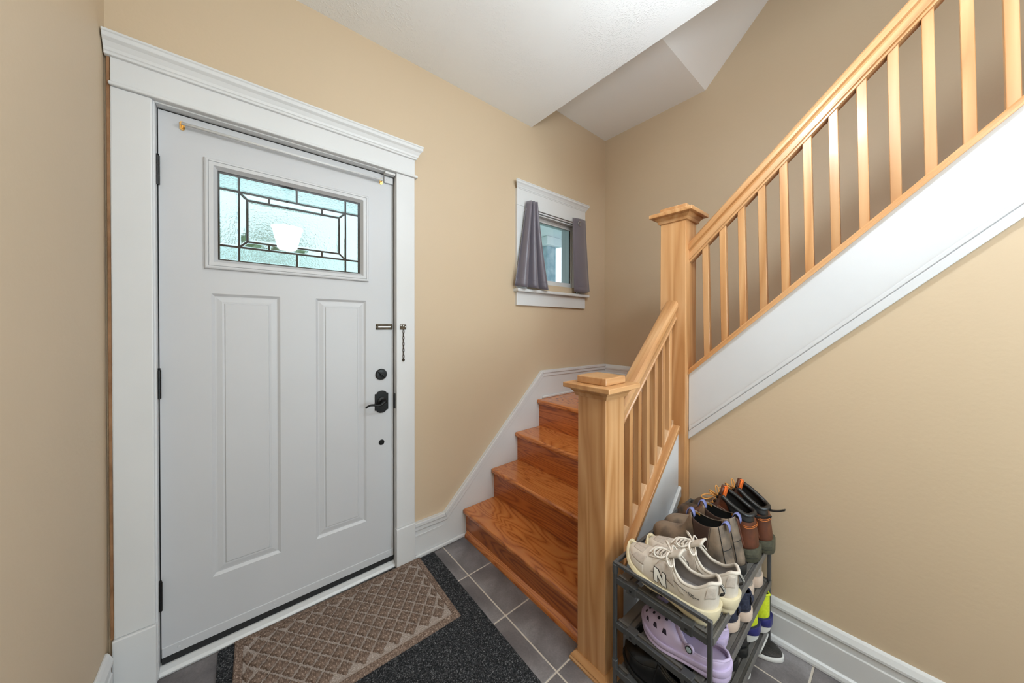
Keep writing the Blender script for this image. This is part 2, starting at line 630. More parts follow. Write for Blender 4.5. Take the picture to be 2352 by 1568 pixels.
# ================================================================== DOOR FRAME
tr = thing('trim_2', 'white front door casing with plinth blocks and crown head', 'door frame', (0.67, 0, 0), kind='structure')
MB().box(0.105, 0.2075, -0.020, 0.001, 0.234, 2.224).build('side_casing', 'trim', tr, bevel=0.004)
MB().box(1.1315, 1.238, -0.020, 0.001, 0.224, 2.224).build('side_casing', 'trim', tr, bevel=0.004)
MB().box(0.102, 0.211, -0.030, 0.001, 0.0, 0.234).build('plinth_block', 'trim', tr, bevel=0.004)
MB().box(1.128, 1.238, -0.030, 0.001, 0.0, 0.224).build('plinth_block', 'trim', tr, bevel=0.004)
MB().box(0.103, 1.254, -0.032, 0.001, 2.224, 2.238).build('head_fillet', 'trim', tr, bevel=0.005, seg=3)
MB().box(0.106, 1.239, -0.020, 0.001, 2.238, 2.330).build('head_board', 'trim', tr, bevel=0.002)


def crown(parent, x0, x1, zb, s=1.0, mat='trim', left_cut=True, right_cut=False):
    prof = [(0.020, 0.0), (0.030, 0.002), (0.030, 0.010), (0.034, 0.014), (0.037, 0.024), (0.046, 0.040), (0.056, 0.050), (0.056, 0.064), (0.060, 0.066), (0.060, 0.074), (0, 0.074), (0, 0)]
    rows = []
    for x, sg, cut in ((x0, -1, left_cut), (x1, 1, right_cut)):
        rows.append([(x + (0 if cut else sg * (a - 0.02) * s), -a * s, zb + b * s) for a, b in prof])
    mb = MB().grid(rows, close=True)
    k = len(prof)
    mb.f += [tuple(range(k)), tuple(range(2 * k - 1, k - 1, -1))]
    return mb.build('crown_moulding', mat, parent, bevel=0.0015, seg=1)


crown(tr, 0.0935, 1.240, 2.326, 1.0)
# jambs and stops
j = MB()
j.box(0.1935, 0.2125, -0.006, 0.16, 0.0, 2.224)
j.build('door_jamb', 'trim', tr, bevel=0.001, seg=1)
MB().box(1.1335, 1.1475, -0.006, 0.16, 0.0, 2.224).build('door_jamb', 'trim', tr, bevel=0.001, seg=1)
MB().box(0.2125, 1.1335, -0.006, 0.16, 2.2185, 2.236).build('head_jamb', 'trim', tr, bevel=0.001, seg=1)
MB().box(0.0975, 0.1048, -0.017, 0.001, 0.236, 2.33).build('bare_edge_strip', 'rawwood', tr)
# threshold: white sloped sill
s = MB().prism([(0.13, 0), (-0.002, 0), (-0.006, 0.010), (0.003, 0.019), (0.024, 0.026), (0.13, 0.029)], 0.2125, 1.1335, axis=0)
s.build('threshold', 'trim', tr, bevel=0.002, seg=2)
ds = MB()
ds.box(0.2125, 0.228, 0.0765, 0.10, 0.036, 2.2185)
ds.box(1.118, 1.1335, 0.0765, 0.10, 0.036, 2.2185)
ds.box(0.228, 1.118, 0.0765, 0.10, 2.200, 2.2185)
ds.build('door_stop', 'dark', tr)
ws_ = MB()
ws_.box(0.2126, DL - 0.0002, YD + 0.004, 0.0765, 0.036, 2.2184)
ws_.box(DR + 0.0002, 1.1334, YD + 0.004, 0.0765, 0.036, 2.2184)
ws_.box(DL, DR, YD + 0.004, 0.0765, DT + 0.0002, 2.2184)
ws_.build('weather_strip', 'dark', tr)

# ================================================================== DOOR LEAF
door = thing('door_1', 'white panelled front door with leaded glass window', 'door', (0.67, YD, 0), kind='structure')
GO = (0.345, 0.997, 1.606, 2.070)      # glass insert outer
GI = (0.388, 0.951, 1.648, 2.026)      # visible glass
P1 = (0.366, 0.603, 0.303, 1.504)
P2 = (0.747, 0.984, 0.303, 1.504)
lf = MB()
Y2 = 0.074
xs = [DL, P1[0], P1[1], P2[0], P2[1], DR]
lf.box(DL, P1[0], YD, Y2, DB, 1.504)
lf.box(P1[1], P2[0], YD, Y2, DB, 1.504)
lf.box(P2[1], DR, YD, Y2, DB, 1.504)
lf.box(P1[0], P1[1], YD, Y2, DB, 0.303)
lf.box(P2[0], P2[1], YD, Y2, DB, 0.303)
lf.box(DL, DR, YD, Y2, 1.504, 1.64)
lf.box(DL, 0.38, YD, Y2, 1.64, 2.035)
lf.box(0.96, DR, YD, Y2, 1.64, 2.035)
lf.box(DL, DR, YD, Y2, 2.035, DT)
lf.build('door_slab', 'door', door)
for p in (P1, P2):
    loops = [rect_loop(*p, YD, 0.0), rect_loop(*p, YD + 0.0085, 0.011), rect_loop(*p, YD + 0.0085, 0.016), rect_loop(*p, YD + 0.005, 0.034), rect_loop(*p, YD + 0.0055, 0.041), rect_loop(*p, YD + 0.0015, 0.044)]
    MB().rings(loops).build('door_panel', 'door', door)
# moulded insert frame
w_ = (GI[0] - GO[0])
loops = [rect_loop(*GO, YD, 0.0), rect_loop(*GO, YD - 0.012, 0.003), rect_loop(*GO, YD - 0.014, 0.008), rect_loop(*GO, YD - 0.014, 0.0135), rect_loop(*GO, YD - 0.011, 0.0145), rect_loop(*GO, YD - 0.014, 0.016), rect_loop(*GO, YD - 0.014, 0.030), rect_loop(*GO, YD - 0.009, 0.0335), rect_loop(*GO, YD + 0.004, 0.0425), rect_loop(*GO, YD + 0.030, 0.0430)]
MB().rings(loops, fill=False).build('glass_frame', 'frame_w', door)
YG = YD + 0.014
# lead came lattice, one bar at a time
CW = 0.0041
x0, x1, z0, z1 = GI
VA, VB = 0.457, 0.8845
HA, HB = 1.714, 1.957
IA, IB, JA, JB = 0.4855, 0.855, 1.742, 1.9265


def came(p, q, wd=CW):
    p, q = Vector((p[0], YG, p[1])), Vector((q[0], YG, q[1]))
    d = (q - p)
    L = d.length
    mb = MB().box(-wd, wd, -0.004, 0.004, 0, L)
    mb.build('lead_came', 'came', door, bevel=0.001, seg=1, mw=frame_z(p, d, (0, 1, 0)) @ Matrix.Rotation(PI / 2, 4, 'Z'))


for a, b in [((x0 + .002, z0), (x0 + .002, z1)), ((x1 - .002, z0), (x1 - .002, z1)), ((x0, z0 + .002), (x1, z0 + .002)), ((x0, z1 - .002), (x1, z1 - .002)),
             ((VA, z0), (VA, z1)), ((VB, z0), (VB, z1)), ((x0, HA), (x1, HA)), ((x0, HB), (x1, HB)),
             ((IA, JA), (IA, JB)), ((IB, JA), (IB, JB)), ((IA, JA), (IB, JA)), ((IA, JB), (IB, JB)),
             ((VA, HA), (IA, JA)), ((VB, HA), (IB, JA)), ((VA, HB), (IA, JB)), ((VB, HB), (IB, JB)),
             ((0.6705, HB), (0.6705, z1)), ((0.6705, z0), (0.6705, HA)),
             ((0.563, JB), (0.563, HB)), ((0.777, JB), (0.777, HB)), ((0.563, HA), (0.563, JA)), ((0.777, HA), (0.777, JA))]:
    came(a, b)
for px, pz in ((VA, HA), (VA, HB), (VB, HA), (VB, HB)):
    MB().lathe([(0.0065, YG - 0.0055), (0.007, YG - 0.004), (0.007, YG)], 10, (px, 0, pz), axis=1).build('solder_joint', 'came', door)


def pane(poly, mat, bev=0.010):
    cx = sum(p[0] for p in poly) / len(poly)
    cz = sum(p[1] for p in poly) / len(poly)
    ccw = 0
    for i in range(len(poly)):
        a, b = poly[i], poly[(i + 1) % len(poly)]
        ccw += a[0] * b[1] - b[0] * a[1]
    pl = list(poly) if ccw > 0 else list(poly)[::-1]
    # inward offset
    n = len(pl)

    def inset(d):
        out = []
        for i in range(n):
            p0, p1, p2 = Vector(pl[i - 1]), Vector(pl[i]), Vector(pl[(i + 1) % n])
            e1, e2 = (p1 - p0).normalized(), (p2 - p1).normalized()
            n1, n2 = Vector((-e1.y, e1.x)), Vector((-e2.y, e2.x))
            nv = (n1 + n2).normalized()
            out.append(p1 + nv * (d / max(0.3, nv.dot(n1))))
        return out
    o0, o1 = inset(0.001), inset(bev)
    loops = [[(p[0], YG + 0.003, p[1]) for p in o1], [(p[0], YG + 0.003, p[1]) for p in o0], [(p[0], YG - 0.0005, p[1]) for p in o0], [(p[0], YG - 0.0035, p[1]) for p in o1]]
    mb = MB().rings(loops)
    mb.f.append(tuple(range(n - 1, -1, -1)))
    mb.build('glass_pane', mat, door)


def R4(a, b, c_, d):
    return [(a, c_), (b, c_), (b, d), (a, d)]


for a, b in ((x0, VA), (VB, x1)):
    pane(R4(a, b, z0, HA), 'og_t')
    pane(R4(a, b, HA, HB), 'og_c')
    pane(R4(a, b, HB, z1), 'og_t')
for a, b in ((VA, 0.6705), (0.6705, VB)):
    pane(R4(a, b, z0, HA), 'og_t')
    pane(R4(a, b, HB, z1), 'og_t')
for (zi, zo) in ((JB, HB), (JA, HA)):
    pane([(VA, zo), (0.563, zo), (0.563, zi), (IA, zi)], 'og_b', 0.006)
    pane([(0.563, zo), (0.777, zo), (0.777, zi), (0.563, zi)], 'og_b', 0.006)
    pane([(0.777, zo), (VB, zo), (IB, zi), (0.777, zi)], 'og_b', 0.006)
pane([(VA, HA), (IA, JA), (IA, JB), (VA, HB)], 'og_b', 0.006)
pane([(VB, HA), (IB, JA), (IB, JB), (VB, HB)], 'og_b', 0.006)
pane(R4(IA, IB, JA, JB), 'og_c', 0.012)
MB().box(x0 - .002, x1 + .002, YG - 0.0085, YG - 0.0060, z0 - .002, z1 + .002).build('cover_glass', 'glass', door)
# bottom sweep and rubber gap
MB().box(DL + .001, DR - .001, YD - 0.004, YD + 0.004, DB, 0.094).build('door_sweep', 'door', door, bevel=0.0015, seg=1)
MB().box(DL + .001, DR - .001, YD - 0.002, Y2 - 0.01, 0.0285, DB).build('sweep_seal', 'dark', door)
for x in (0.265, 0.58, 0.815, 1.095):
    MB().lathe([(0.005, YD - 0.004), (0.004, YD - 0.006)], 10, (x, 0, 0.075), axis=1).build('sweep_screw', 'frame_w', door)
# hinges
for z in (1.972, 1.139, 0.305):
    h = MB()
    h.lathe([(0.0062, z - 0.056), (0.0062, z - 0.019), (0.0055, z - 0.0185), (0.0055, z - 0.0175), (0.0062, z - 0.017), (0.0062, z + 0.017), (0.0055, z + 0.0175), (0.0055, z + 0.0185), (0.0062, z + 0.019), (0.0062, z + 0.056)], 12, (0.2155, 0.022, 0))
    h.lathe([(0.002, z + 0.056), (0.005, z + 0.058), (0.004, z + 0.063)], 10, (0.2155, 0.022, 0))
    h.build('hinge', 'blackmetal', door)
# deadbolt
db = MB().lathe([(0.031, YD), (0.031, YD - 0.006), (0.027, YD - 0.012), (0.012, YD - 0.013), (0.010, YD - 0.020)], 28, (1.062, 0, 1.098), axis=1).build('deadbolt', 'blackmetal', door)
MB().box(-0.004, 0.004, -0.030, -0.018, -0.023, 0.023).build('thumb_turn', 'blackmetal', db, bevel=0.002, mw=Matrix.Translation((1.062, YD, 1.098)) @ Matrix.Rotation(math.radians(-48), 4, 'Y'))
# camelot style plate with wave lever
pl = []
cx_, cz_ = 1.064, 0.945
for i in range(25):
    t = i / 24 * PI
    pl.append((cx_ + 0.026 * math.cos(t), cz_ + 0.046 + 0.016 * math.sin(t)))
pl = [(cx_ + 0.036, cz_ - 0.046), (cx_ + 0.036, cz_ + 0.046)] + pl + [(cx_ - 0.036, cz_ + 0.046), (cx_ - 0.036, cz_ - 0.046)]
pl += [(cx_ - 0.026 * math.cos(i / 24 * PI), cz_ - 0.046 - 0.016 * math.sin(i / 24 * PI)) for i in range(25)]
hp = MB().prism(pl, YD - 0.008, YD + 0.001, axis=1).build('handle_plate', 'blackmetal', door, bevel=0.002)
MB().lathe([(0.024, YD - 0.008), (0.023, YD - 0.014), (0.012, YD - 0.017), (0.011, YD - 0.052), (0.008, YD - 0.056)], 22, (cx_, 0, cz_ + 0.004), axis=1).build('handle_rose', 'blackmetal', hp, smooth=False)
lp = []
LZ = [(0, 0.006), (0.12, 0.002), (0.30, -0.010), (0.45, -0.010), (0.62, -0.003), (0.78, -0.002), (0.90, -0.007), (1.0, -0.015)]
for i in range(15):
    t = i / 14
    k_ = max(q for q in range(len(LZ) - 1) if LZ[q][0] <= t)
    u_ = (t - LZ[k_][0]) / (LZ[k_ + 1][0] - LZ[k_][0])
    u_ = u_ * u_ * (3 - 2 * u_)
    lp.append((cx_ + 0.010 - 0.108 * t, YD - 0.050 - 0.006 * math.sin(t * PI), cz_ + 0.002 + LZ[k_][1] * (1 - u_) + LZ[k_ + 1][1] * u_))
MB().tube(lp, [0.0085 - 0.0045 * abs(i / 14 - 0.1) for i in range(15)], 10).build('lever', 'blackmetal', hp, smooth=True)
MB().box(1.1315, 1.1335, 0.004, 0.027, 0.90, 0.985).build('strike_plate', 'blackmetal', door)
MB().lathe([(0.0155, YD), (0.0155, YD - 0.002), (0.012, YD - 0.0035)], 20, (1.064, 0, 0.717), axis=1).build('bore_plug', 'blackmetal', door)
# chain slide
cs = MB()
cs.box(1.034, 1.1255, YD - 0.004, YD, 1.347, 1.379)
cs.box(1.036, 1.122, YD - 0.010, YD - 0.004, 1.368, 1.373)
cs.box(1.036, 1.122, YD - 0.010, YD - 0.004, 1.352, 1.357)
chs = cs.build('chain_slide', 'bronze', door, bevel=0.001, seg=1)
MB().box(1.046, 1.114, YD - 0.006, YD - 0.0042, 1.3595, 1.3655).build('slide_slot', 'steel', chs)
# curtain rod across the top of the leaf
rod = MB().tube([(0.283, YD - 0.026, 2.171), (1.063, YD - 0.026, 2.171)], 0.0060, 12).build('door_curtain_rod', 'trim', door, smooth=True)
for x in (0.283, 1.063):
    b = MB()
    ov = [(x + 0.008 * math.cos(t), 2.172 + (0.010 if math.sin(t) > 0 else -0.010) + 0.008 * math.sin(t)) for t in [k * PI / 8 for k in range(16)]]
    b.prism(ov, YD - 0.003, YD, axis=1)
    b.tube([(x, YD - 0.003, 2.171), (x, YD - 0.026, 2.171)], 0.003, 8)
    b.build('rod_bracket', 'brass', rod)
# alarm contact at the latch corner
al = MB().box(1.078, 1.1275, YD - 0.012, YD, 2.168, 2.203).build('alarm_contact', 'frame_w', door, bevel=0.003)
MB().lathe([(0.004, YD - 0.012), (0.003, YD - 0.013)], 10, (1.092, 0, 2.188), axis=1).build('contact_screw', 'frame_w', al)
MB().box(1.072, 1.128, -0.016, 0.016, 2.2065, 2.2185).build('alarm_magnet', 'trim', tr, bevel=0.003)

# chain keeper on the casing
ch = thing('door_chain', 'dark metal security chain hanging from the door casing', 'chain', (1.168, -0.02, 1.36))
MB().box(1.149, 1.186, -0.0235, -0.0202, 1.347, 1.377).build('keeper_plate', 'bronze', ch, bevel=0.001, seg=1)
for x, z in ((1.155, 1.371), (1.169, 1.369), (1.180, 1.363)):
    MB().lathe([(0.0042, -0.0235), (0.003, -0.0262)], 10, (x, 0, z), axis=1).build('screw', 'steel', ch)
zz = 1.346
k = 0
while zz > 1.188:
    ln = []
    for i in range(12):
        t = 2 * PI * i / 12
        a, b = 0.0042 * math.cos(t), 0.0115 * math.sin(t)
        ln.append((1.1685 + (a if k % 2 == 0 else 0.0), -0.027 + (0.0 if k % 2 == 0 else a), zz - 0.010 + b))
    MB().tube(ln, 0.0014, 6, closed=True).build('chain_link', 'bronze', ch, smooth=True)
    zz -= 0.0175
    k += 1
MB().lathe([(0.002, 1.184), (0.0065, 1.181), (0.0065, 1.173), (0.003, 1.170)], 12, (1.1685, -0.027, 0)).build('chain_end', 'bronze', ch)

# ================================================================== SMALL WINDOW
wn = thing('window_1', 'small white framed window beside the landing corner', 'window', (2.42, 0, 1.62), kind='structure')
MB().box(2.022, 2.125, -0.020, 0.001, 1.645, 2.262).build('side_casing', 'trim', wn, bevel=0.003)
MB().box(2.720, 2.824, -0.020, 0.001, 1.645, 2.262).build('side_casing', 'trim', wn, bevel=0.003)
MB().box(2.022, 2.824, -0.021, 0.001, 2.262, 2.386).build('head_board', 'trim', wn, bevel=0.002)
crown(wn, 2.022, 2.824, 2.380, 0.80, left_cut=False)
MB().box(2.003, 2.845, -0.055, 0.05, 1.622, 1.645).build('window_stool', 'trim', wn, bevel=0.005)
MB().box(2.022, 2.826, -0.020, 0.001, 1.523, 1.622).build('apron', 'trim', wn, bevel=0.003)
fr = MB()
fr.box(2.12, 2.135, 0.0, 0.16, 1.645, 2.245)
fr.box(2.71, 2.725, 0.0, 0.16, 1.645, 2.245)
fr.box(2.12, 2.725, 0.0, 0.16, 2.235, 2.262)
fr.box(2.12, 2.725, 0.05, 0.16, 1.645, 1.70)
fr.build('window_jamb', 'trim', wn)
sh = MB()
sh.box(2.135, 2.172, 0.035, 0.065, 1.70, 2.235)
sh.box(2.690, 2.711, 0.035, 0.065, 1.70, 2.235)
sh.box(2.172, 2.690, 0.035, 0.065, 1.70, 1.742)
sh.box(2.172, 2.690, 0.035, 0.065, 2.204, 2.235)
sash = sh.build('sash', 'trim', wn, bevel=0.003)
MB().box(2.170, 2.692, 0.048, 0.052, 1.740, 2.206).build('window_pane', 'glass', sash)
gk = MB()
gk.box(2.172, 2.176, 0.040, 0.047, 1.742, 2.204)
gk.box(2.686, 2.690, 0.040, 0.047, 1.742, 2.204)
gk.build('glazing_bead', 'dark', sash)

cr = thing('curtain_rod', 'thin white rod across the small window', 'rod', (2.42, -0.045, 2.23))
MB().tube([(2.095, -0.050, 2.232), (2.765, -0.050, 2.232)], 0.0065, 10).build('rod', 'frame_w', cr, smooth=True)
for x in (2.095, 2.765):
    MB().lathe([(0.004, -0.052), (0.012, -0.051), (0.012, -0.046), (0.006, -0.044), (0.006, -0.020)], 12, (x, 0, 2.232), axis=1).build('bracket', 'frame_w', cr)


def curtain(name, label, tl, tr_, bl, br, nf, amp_t, amp_b, yc, ph, zt0, zt1, zb0, zb1, skew=0.0):
    o = thing(name, label, 'curtain', ((bl + br) / 2, yc, zb0), group='curtain panels on the small window')
    NU, NV = 96, 22
    rows = []
    for i in range(NV + 1):
        v = i / NV
        row = []
        for jx in range(NU + 1):
            u = jx / NU
            e = v ** 1.15
            xl, xr = tl + (bl - tl) * e, tr_ + (br - tr_) * e
            zt = zt0 + (zt1 - zt0) * u
            zb = zb0 + (zb1 - zb0) * u
            x = xl + (xr - xl) * u
            a = amp_t + (amp_b - amp_t) * v
            s = math.sin(2 * PI * nf * u + ph + 0.25 * math.sin(3 * v))
            s2 = math.sin(2 * PI * nf * 0.5 * u + 1.3 * ph)
            y = yc + a * (abs(s) ** 0.75 * (1 if s > 0 else -1)) + 0.2 * a * s2
            x += 0.25 * a * math.cos(2 * PI * nf * u + ph)
            z = zt + (zb - zt) * v + (0.006 * s if v > 0.9 else 0)
            row.append((x, y, z))
        rows.append(row)
    MB().grid(rows).build('curtain_cloth', 'curtain', o, smooth=True, solid=0.0015)
    # stitched hem band
    hem = [[(p[0], p[1] - 0.0012, p[2]) for p in rows[k]] for k in (NV - 2, NV - 2)]
    hm = MB()
    hm.tube([(p[0], p[1] - 0.0005, p[2]) for p in rows[NV - 2]], 0.0012, 4)
    hm.build('hem_seam', 'curtain', o)
    return o, rows


cl, _ = curtain('curtain', 'grey mauve curtain panel flaring out left of the small window', 2.085, 2.175, 1.972, 2.300, 3.0, 0.022, 0.030, -0.066, 0.4, 2.290, 2.296, 1.658, 1.650)
crn, rr = curtain('curtain', 'satin grey curtain panel with metal grommet right of the small window', 2.600, 2.770, 2.628, 2.832, 0.75, 0.006, 0.010, -0.068, 2.2, 2.278, 2.286, 1.655, 1.668)
MB().tube([(2.672 + 0.016 * math.cos(2 * PI * i / 20), -0.078, 2.238 + 0.016 * math.sin(2 * PI * i / 20)) for i in range(20)], 0.004, 8, closed=True).build('grommet', 'steel', crn, smooth=True)

# ================================================================== STAIRCASE
st = thing('staircase', 'varnished red oak stairs turning at a corner landing', 'staircase', (2.2, -0.5, 0))
TN = [1.563, 1.790, 2.006, 2.232]
TZ = [0.180, 0.381, 0.588, 0.797]
YE = -1.084


def bullnose(poly, zt, th, name, mat, **kw):
    mb = MB().prism(poly, zt - th, zt)
    return mb.build(name, mat, st, bevel=0.010, seg=4, angle=60, **kw)


for k in range(3):
    x0_, x1_ = TN[k], TN[k + 1] + 0.040
    if k == 0:
        poly = [(x0_, -0.0132), (x0_, -0.984), (1.652, -0.984), (1.652, YE), (x1_, YE), (x1_, -0.0132)]
    else:
        poly = [(x0_, -0.0132), (x0_, YE), (x1_, YE), (x1_, -0.0132)]
    bullnose(poly, TZ[k], 0.030, 'tread', 'oak')
bullnose([(TN[3], -0.0132), (TN[3], -0.994), (2.335, -0.994), (2.335, -1.075), (3.150, -1.075), (3.150, -0.0132)], TZ[3], 0.030, 'landing', 'oak')
zprev = 0.0
for k in range(4):
    xr = TN[k] + 0.028
    ye = -0.984 if k == 0 else YE
    if k == 3:
        ye = -0.994
    MB().box(xr, xr + 0.018, ye, -0.0132, zprev, TZ[k] - 0.030).build('riser', 'oak_shaded', st)
    if k == 0:
        MB().prism([(xr, 0.0), (xr - 0.022, 0.0), (xr - 0.022, 0.010), (xr - 0.018, 0.022), (xr - 0.008, 0.030), (xr, 0.036)], -0.984, -0.030, axis=1).build('shoe_moulding', 'oak', st)
    else:
        MB().box(xr - 0.010, xr, ye, -0.0132, TZ[k] - 0.042, TZ[k] - 0.030).build('cove_moulding', 'oak', st, bevel=0.004)
    zprev = TZ[k] - 0.0305
# upper flight
RUN = 0.2
for k in range(9):
    zt = TZ[3] + 0.1945 * (k + 1)
    yn = -1.050 - RUN * k
    MB().prism([(2.291, yn), (3.150, yn), (3.150, yn - RUN - 0.04), (2.291, yn - RUN - 0.04)], zt - 0.03, zt).build('tread', 'oakx', st, bevel=0.010, seg=3, angle=60)
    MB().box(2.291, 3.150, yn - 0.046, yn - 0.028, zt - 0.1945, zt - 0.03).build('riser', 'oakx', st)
# white stringer of the upper flight, with its moulded lower edge
ye = -3.05


def band(zf0, zf1, ya, yb):
    return [(ya, zf0(ya)), (yb, zf0(yb)), (yb, zf1(yb)), (ya, zf1(ya))]


MB().prism(band(lambda y: sk_bot(y) + 0.03, lambda y: sk_top(y), -1.1285, ye), 2.2455, 2.2547, axis=0).build('stringer', 'stringer', st)
MB().prism(band(lambda y: sk_bot(y), lambda y: sk_bot(y) + 0.038, -1.1285, ye), 2.2385, 2.2547, axis=0).build('stringer_moulding', 'stringer', st, bevel=0.003)
MB().prism(band(lambda y: sk_bot(y) + 0.040, lambda y: sk_bot(y) + 0.062, -1.1285, ye), 2.2415, 2.2547, axis=0).build('stringer_moulding', 'stringer', st, bevel=0.004, seg=3)
# white stringer of the lower flight
LS = 0.915


def lcap(x):          # underside of the wooden cap strip
    return 0.828 + (x - 2.204) * LS


MB().prism([(1.652, max(0.0, lcap(1.652) - 0.31)), (2.2035, lcap(2.2035) - 0.31), (2.2035, lcap(2.2035)), (1.652, lcap(1.652))], -1.095, -1.0845, axis=1).build('stringer', 'stringer', st)
MB().prism([(1.652, lcap(1.652) - 0.335), (2.2035, lcap(2.2035) - 0.335), (2.2035, lcap(2.2035) - 0.285), (1.652, lcap(1.652) - 0.285)], -1.112, -1.0955, axis=1).build('stringer_moulding', 'trim', st, bevel=0.004)
# beige filler wall under the lower stringer
struct(MB().prism([(1.652, 0.0), (2.203, 0.0), (2.203, 0.30), (2.2030, lcap(2.2035) - 0.30), (1.652, max(0.05, lcap(1.652) - 0.30))], -1.0840, -1.070, axis=1).build('wall_lower_stair', 'wall'), 'beige wall triangle under the lower steps behind the shoe rack', 'wall')

# ================================================================== NEWELS AND RAILINGS


def newel(parent, xa, ya, s, z0, z1, shoe=True, kx=0.0):
    o = MB().box(xa, xa + s, ya, ya + s, z0, z1).build('newel_post', 'maple2', parent, bevel=0.0025)
    cx, cy = xa + s / 2, ya + s / 2

    def ring(r0, r1, za, zb, nm, bev):
        l = [[(cx - r, cy - r, z), (cx + r, cy - r, z), (cx + r, cy + r, z), (cx - r, cy + r, z)] for r, z in ((r0, za), (r1, zb))]
        mb = MB().rings(l)
        mb.f.append((3, 2, 1, 0))
        return mb.build(nm, 'maple0', o, bevel=bev)
    h = s / 2
    rows = [[(cx + sx * r, cy + sy * r, z) for sx, sy in ((-1, -1), (1, -1), (1, 1), (-1, 1))] for r, z in ((h + .001, z1 - 0.012), (h + 0.008, z1 - 0.010), (h + 0.012, z1 + 0.004), (h + 0.022, z1 + 0.015), (h + 0.024, z1 + 0.016), (h + 0.024, z1 + 0.022))]
    mb = MB().rings(rows)
    mb.f.append((3, 2, 1, 0))
    mb.build('cap_cove', 'maple0', o)
    ring(h + 0.044, h + 0.044, z1 + 0.022, z1 + 0.042, 'cap_plate', 0.003)
    ring(h + 0.003, h + 0.003, z1 + 0.042, z1 + 0.072, 'cap_block', 0.004)
    if shoe:
        pf = [(0, 0), (0.024, 0), (0.024, 0.008), (0.020, 0.014), (0.020, 0.018), (0.012, 0.028), (0.004, 0.036), (0, 0.036)]
        l = [[(cx + sx * (h + a), cy + sy * (h + a), z0 + b) for sx, sy in ((-1, -1), (1, -1), (1, 1), (-1, 1))] for a, b in pf[1:]]
        MB().rings([[(cx + sx * h, cy + sy * h, z0) for sx, sy in ((-1, -1), (1, -1), (1, 1), (-1, 1))]] + l, fill=False).build('base_shoe', 'maple1', o)
    return o


NS = 0.131
lr = thing('stair_railing', 'lower honey wood railing with short square newel beside the shoe rack', 'railing', (1.585, -1.05, 0), group='wooden stair railings')
newel(lr, 1.520, -1.117, NS, 0.0, 1.098)
ur = thing('stair_railing', 'upper honey wood railing with tall square newel climbing to the right', 'railing', (2.27, -1.06, 0), group='wooden stair railings')
newel(ur, 2.204, -1.127, NS, 0.0, 1.925, shoe=False)

# handrail profile (x across, y up), extruded along local z
HR = [(-0.020, 0.0), (-0.020, 0.008), (-0.029, 0.010), (-0.029, 0.014), (-0.024, 0.017), (-0.026, 0.034), (-0.023, 0.044), (-0.034, 0.048), (-0.036, 0.058), (-0.033, 0.070), (-0.024, 0.079), (-0.008, 0.082),
      (0.008, 0.082), (0.024, 0.079), (0.033, 0.070), (0.036, 0.058), (0.034, 0.048), (0.023, 0.044), (0.026, 0.034), (0.024, 0.017), (0.029, 0.014), (0.029, 0.010), (0.020, 0.008), (0.020, 0.0)]


def rail(parent, prof, p0, p1, side, name, mat='maple2', bevel=0.0):
    """extrude profile from p0 to p1; end faces stay vertical (plumb cuts). side = horizontal across direction."""
    p0, p1 = Vector(p0), Vector(p1)
    d = (p1 - p0)
    L = d.length
    mw = frame_z(p0, d, side)
    if mw.col[1][2] < 0:      # make local y point up
        side = tuple(-c for c in side)
        mw = frame_z(p0, d, side)
    zu = Vector(mw.col[1][:3])
    tl = d.normalized().z / max(1e-6, math.sqrt(1 - d.normalized().z ** 2))
    rows = []
    for zz_ in (0.0, L):
        rows.append([(a, b, zz_ + b * tl) for a, b in prof])
    mb = MB().grid(rows, close=True)
    k = len(prof)
    mb.f += [tuple(range(k)), tuple(range(2 * k - 1, k - 1, -1))]
    return mb.build(name, mat, parent, mw=mw, bevel=bevel, seg=1)


# upper handrail: underside line measured on the photograph
def ur_bot(y):
    return 1.712 + (-1.140 - y) * 0.972


XR = 2.268
YEND = -2.32
HRu = [(a, b * 0.95) for a, b in HR]
rail(ur, HRu, (XR, -1.1265, ur_bot(-1.1265)), (XR, YEND, ur_bot(YEND)), (1, 0, 0), 'handrail')
# lower shoe rail on the stringer
SH = [(-0.036, 0.0), (-0.036, 0.006), (-0.031, 0.008), (-0.031, 0.015), (-0.026, 0.021), (-0.014, 0.021), (-0.014, 0.017), (0.014, 0.017), (0.014, 0.021), (0.026, 0.021), (0.031, 0.015), (0.031, 0.008), (0.036, 0.006), (0.036, 0.0)]
rail(ur, SH, (XR, -1.1285, sk_top(-1.1285)), (XR, -3.0, sk_top(-3.0)), (1, 0, 0), 'shoe_rail')


def leaning_baluster(parent, xa, xb, ya_b, yb_b, zb, ya_t, yb_t, zt, slope_b, slope_t, axis):
    """square baluster with raked ends; axis 'y': flight runs along y, 'x': along x."""
    if axis == 'y':
        def zB(y): return zb + (ya_b - y) * slope_b

        def zT(y): return zt + (ya_t - y) * slope_t
        lo = [(xa, ya_b, zB(ya_b)), (xb, ya_b, zB(ya_b)), (xb, yb_b, zB(yb_b)), (xa, yb_b, zB(yb_b))]
        hi = [(xa, ya_t, zT(ya_t)), (xb, ya_t, zT(ya_t)), (xb, yb_t, zT(yb_t)), (xa, yb_t, zT(yb_t))]
    else:
        lo = [(ya_b, xa, zb), (ya_b, xb, zb), (yb_b, xb, zb + (yb_b - ya_b) * slope_b), (yb_b, xa, zb + (yb_b - ya_b) * slope_b)]
        hi = [(ya_t, xa, zt), (ya_t, xb, zt), (yb_t, xb, zt + (yb_t - ya_t) * slope_t), (yb_t, xa, zt + (yb_t - ya_t) * slope_t)]
    mb = MB().rings([lo, hi])
    mb.f.append((3, 2, 1, 0))
    return mb.build('baluster', 'maple2', parent, bevel=0.0015, seg=1)


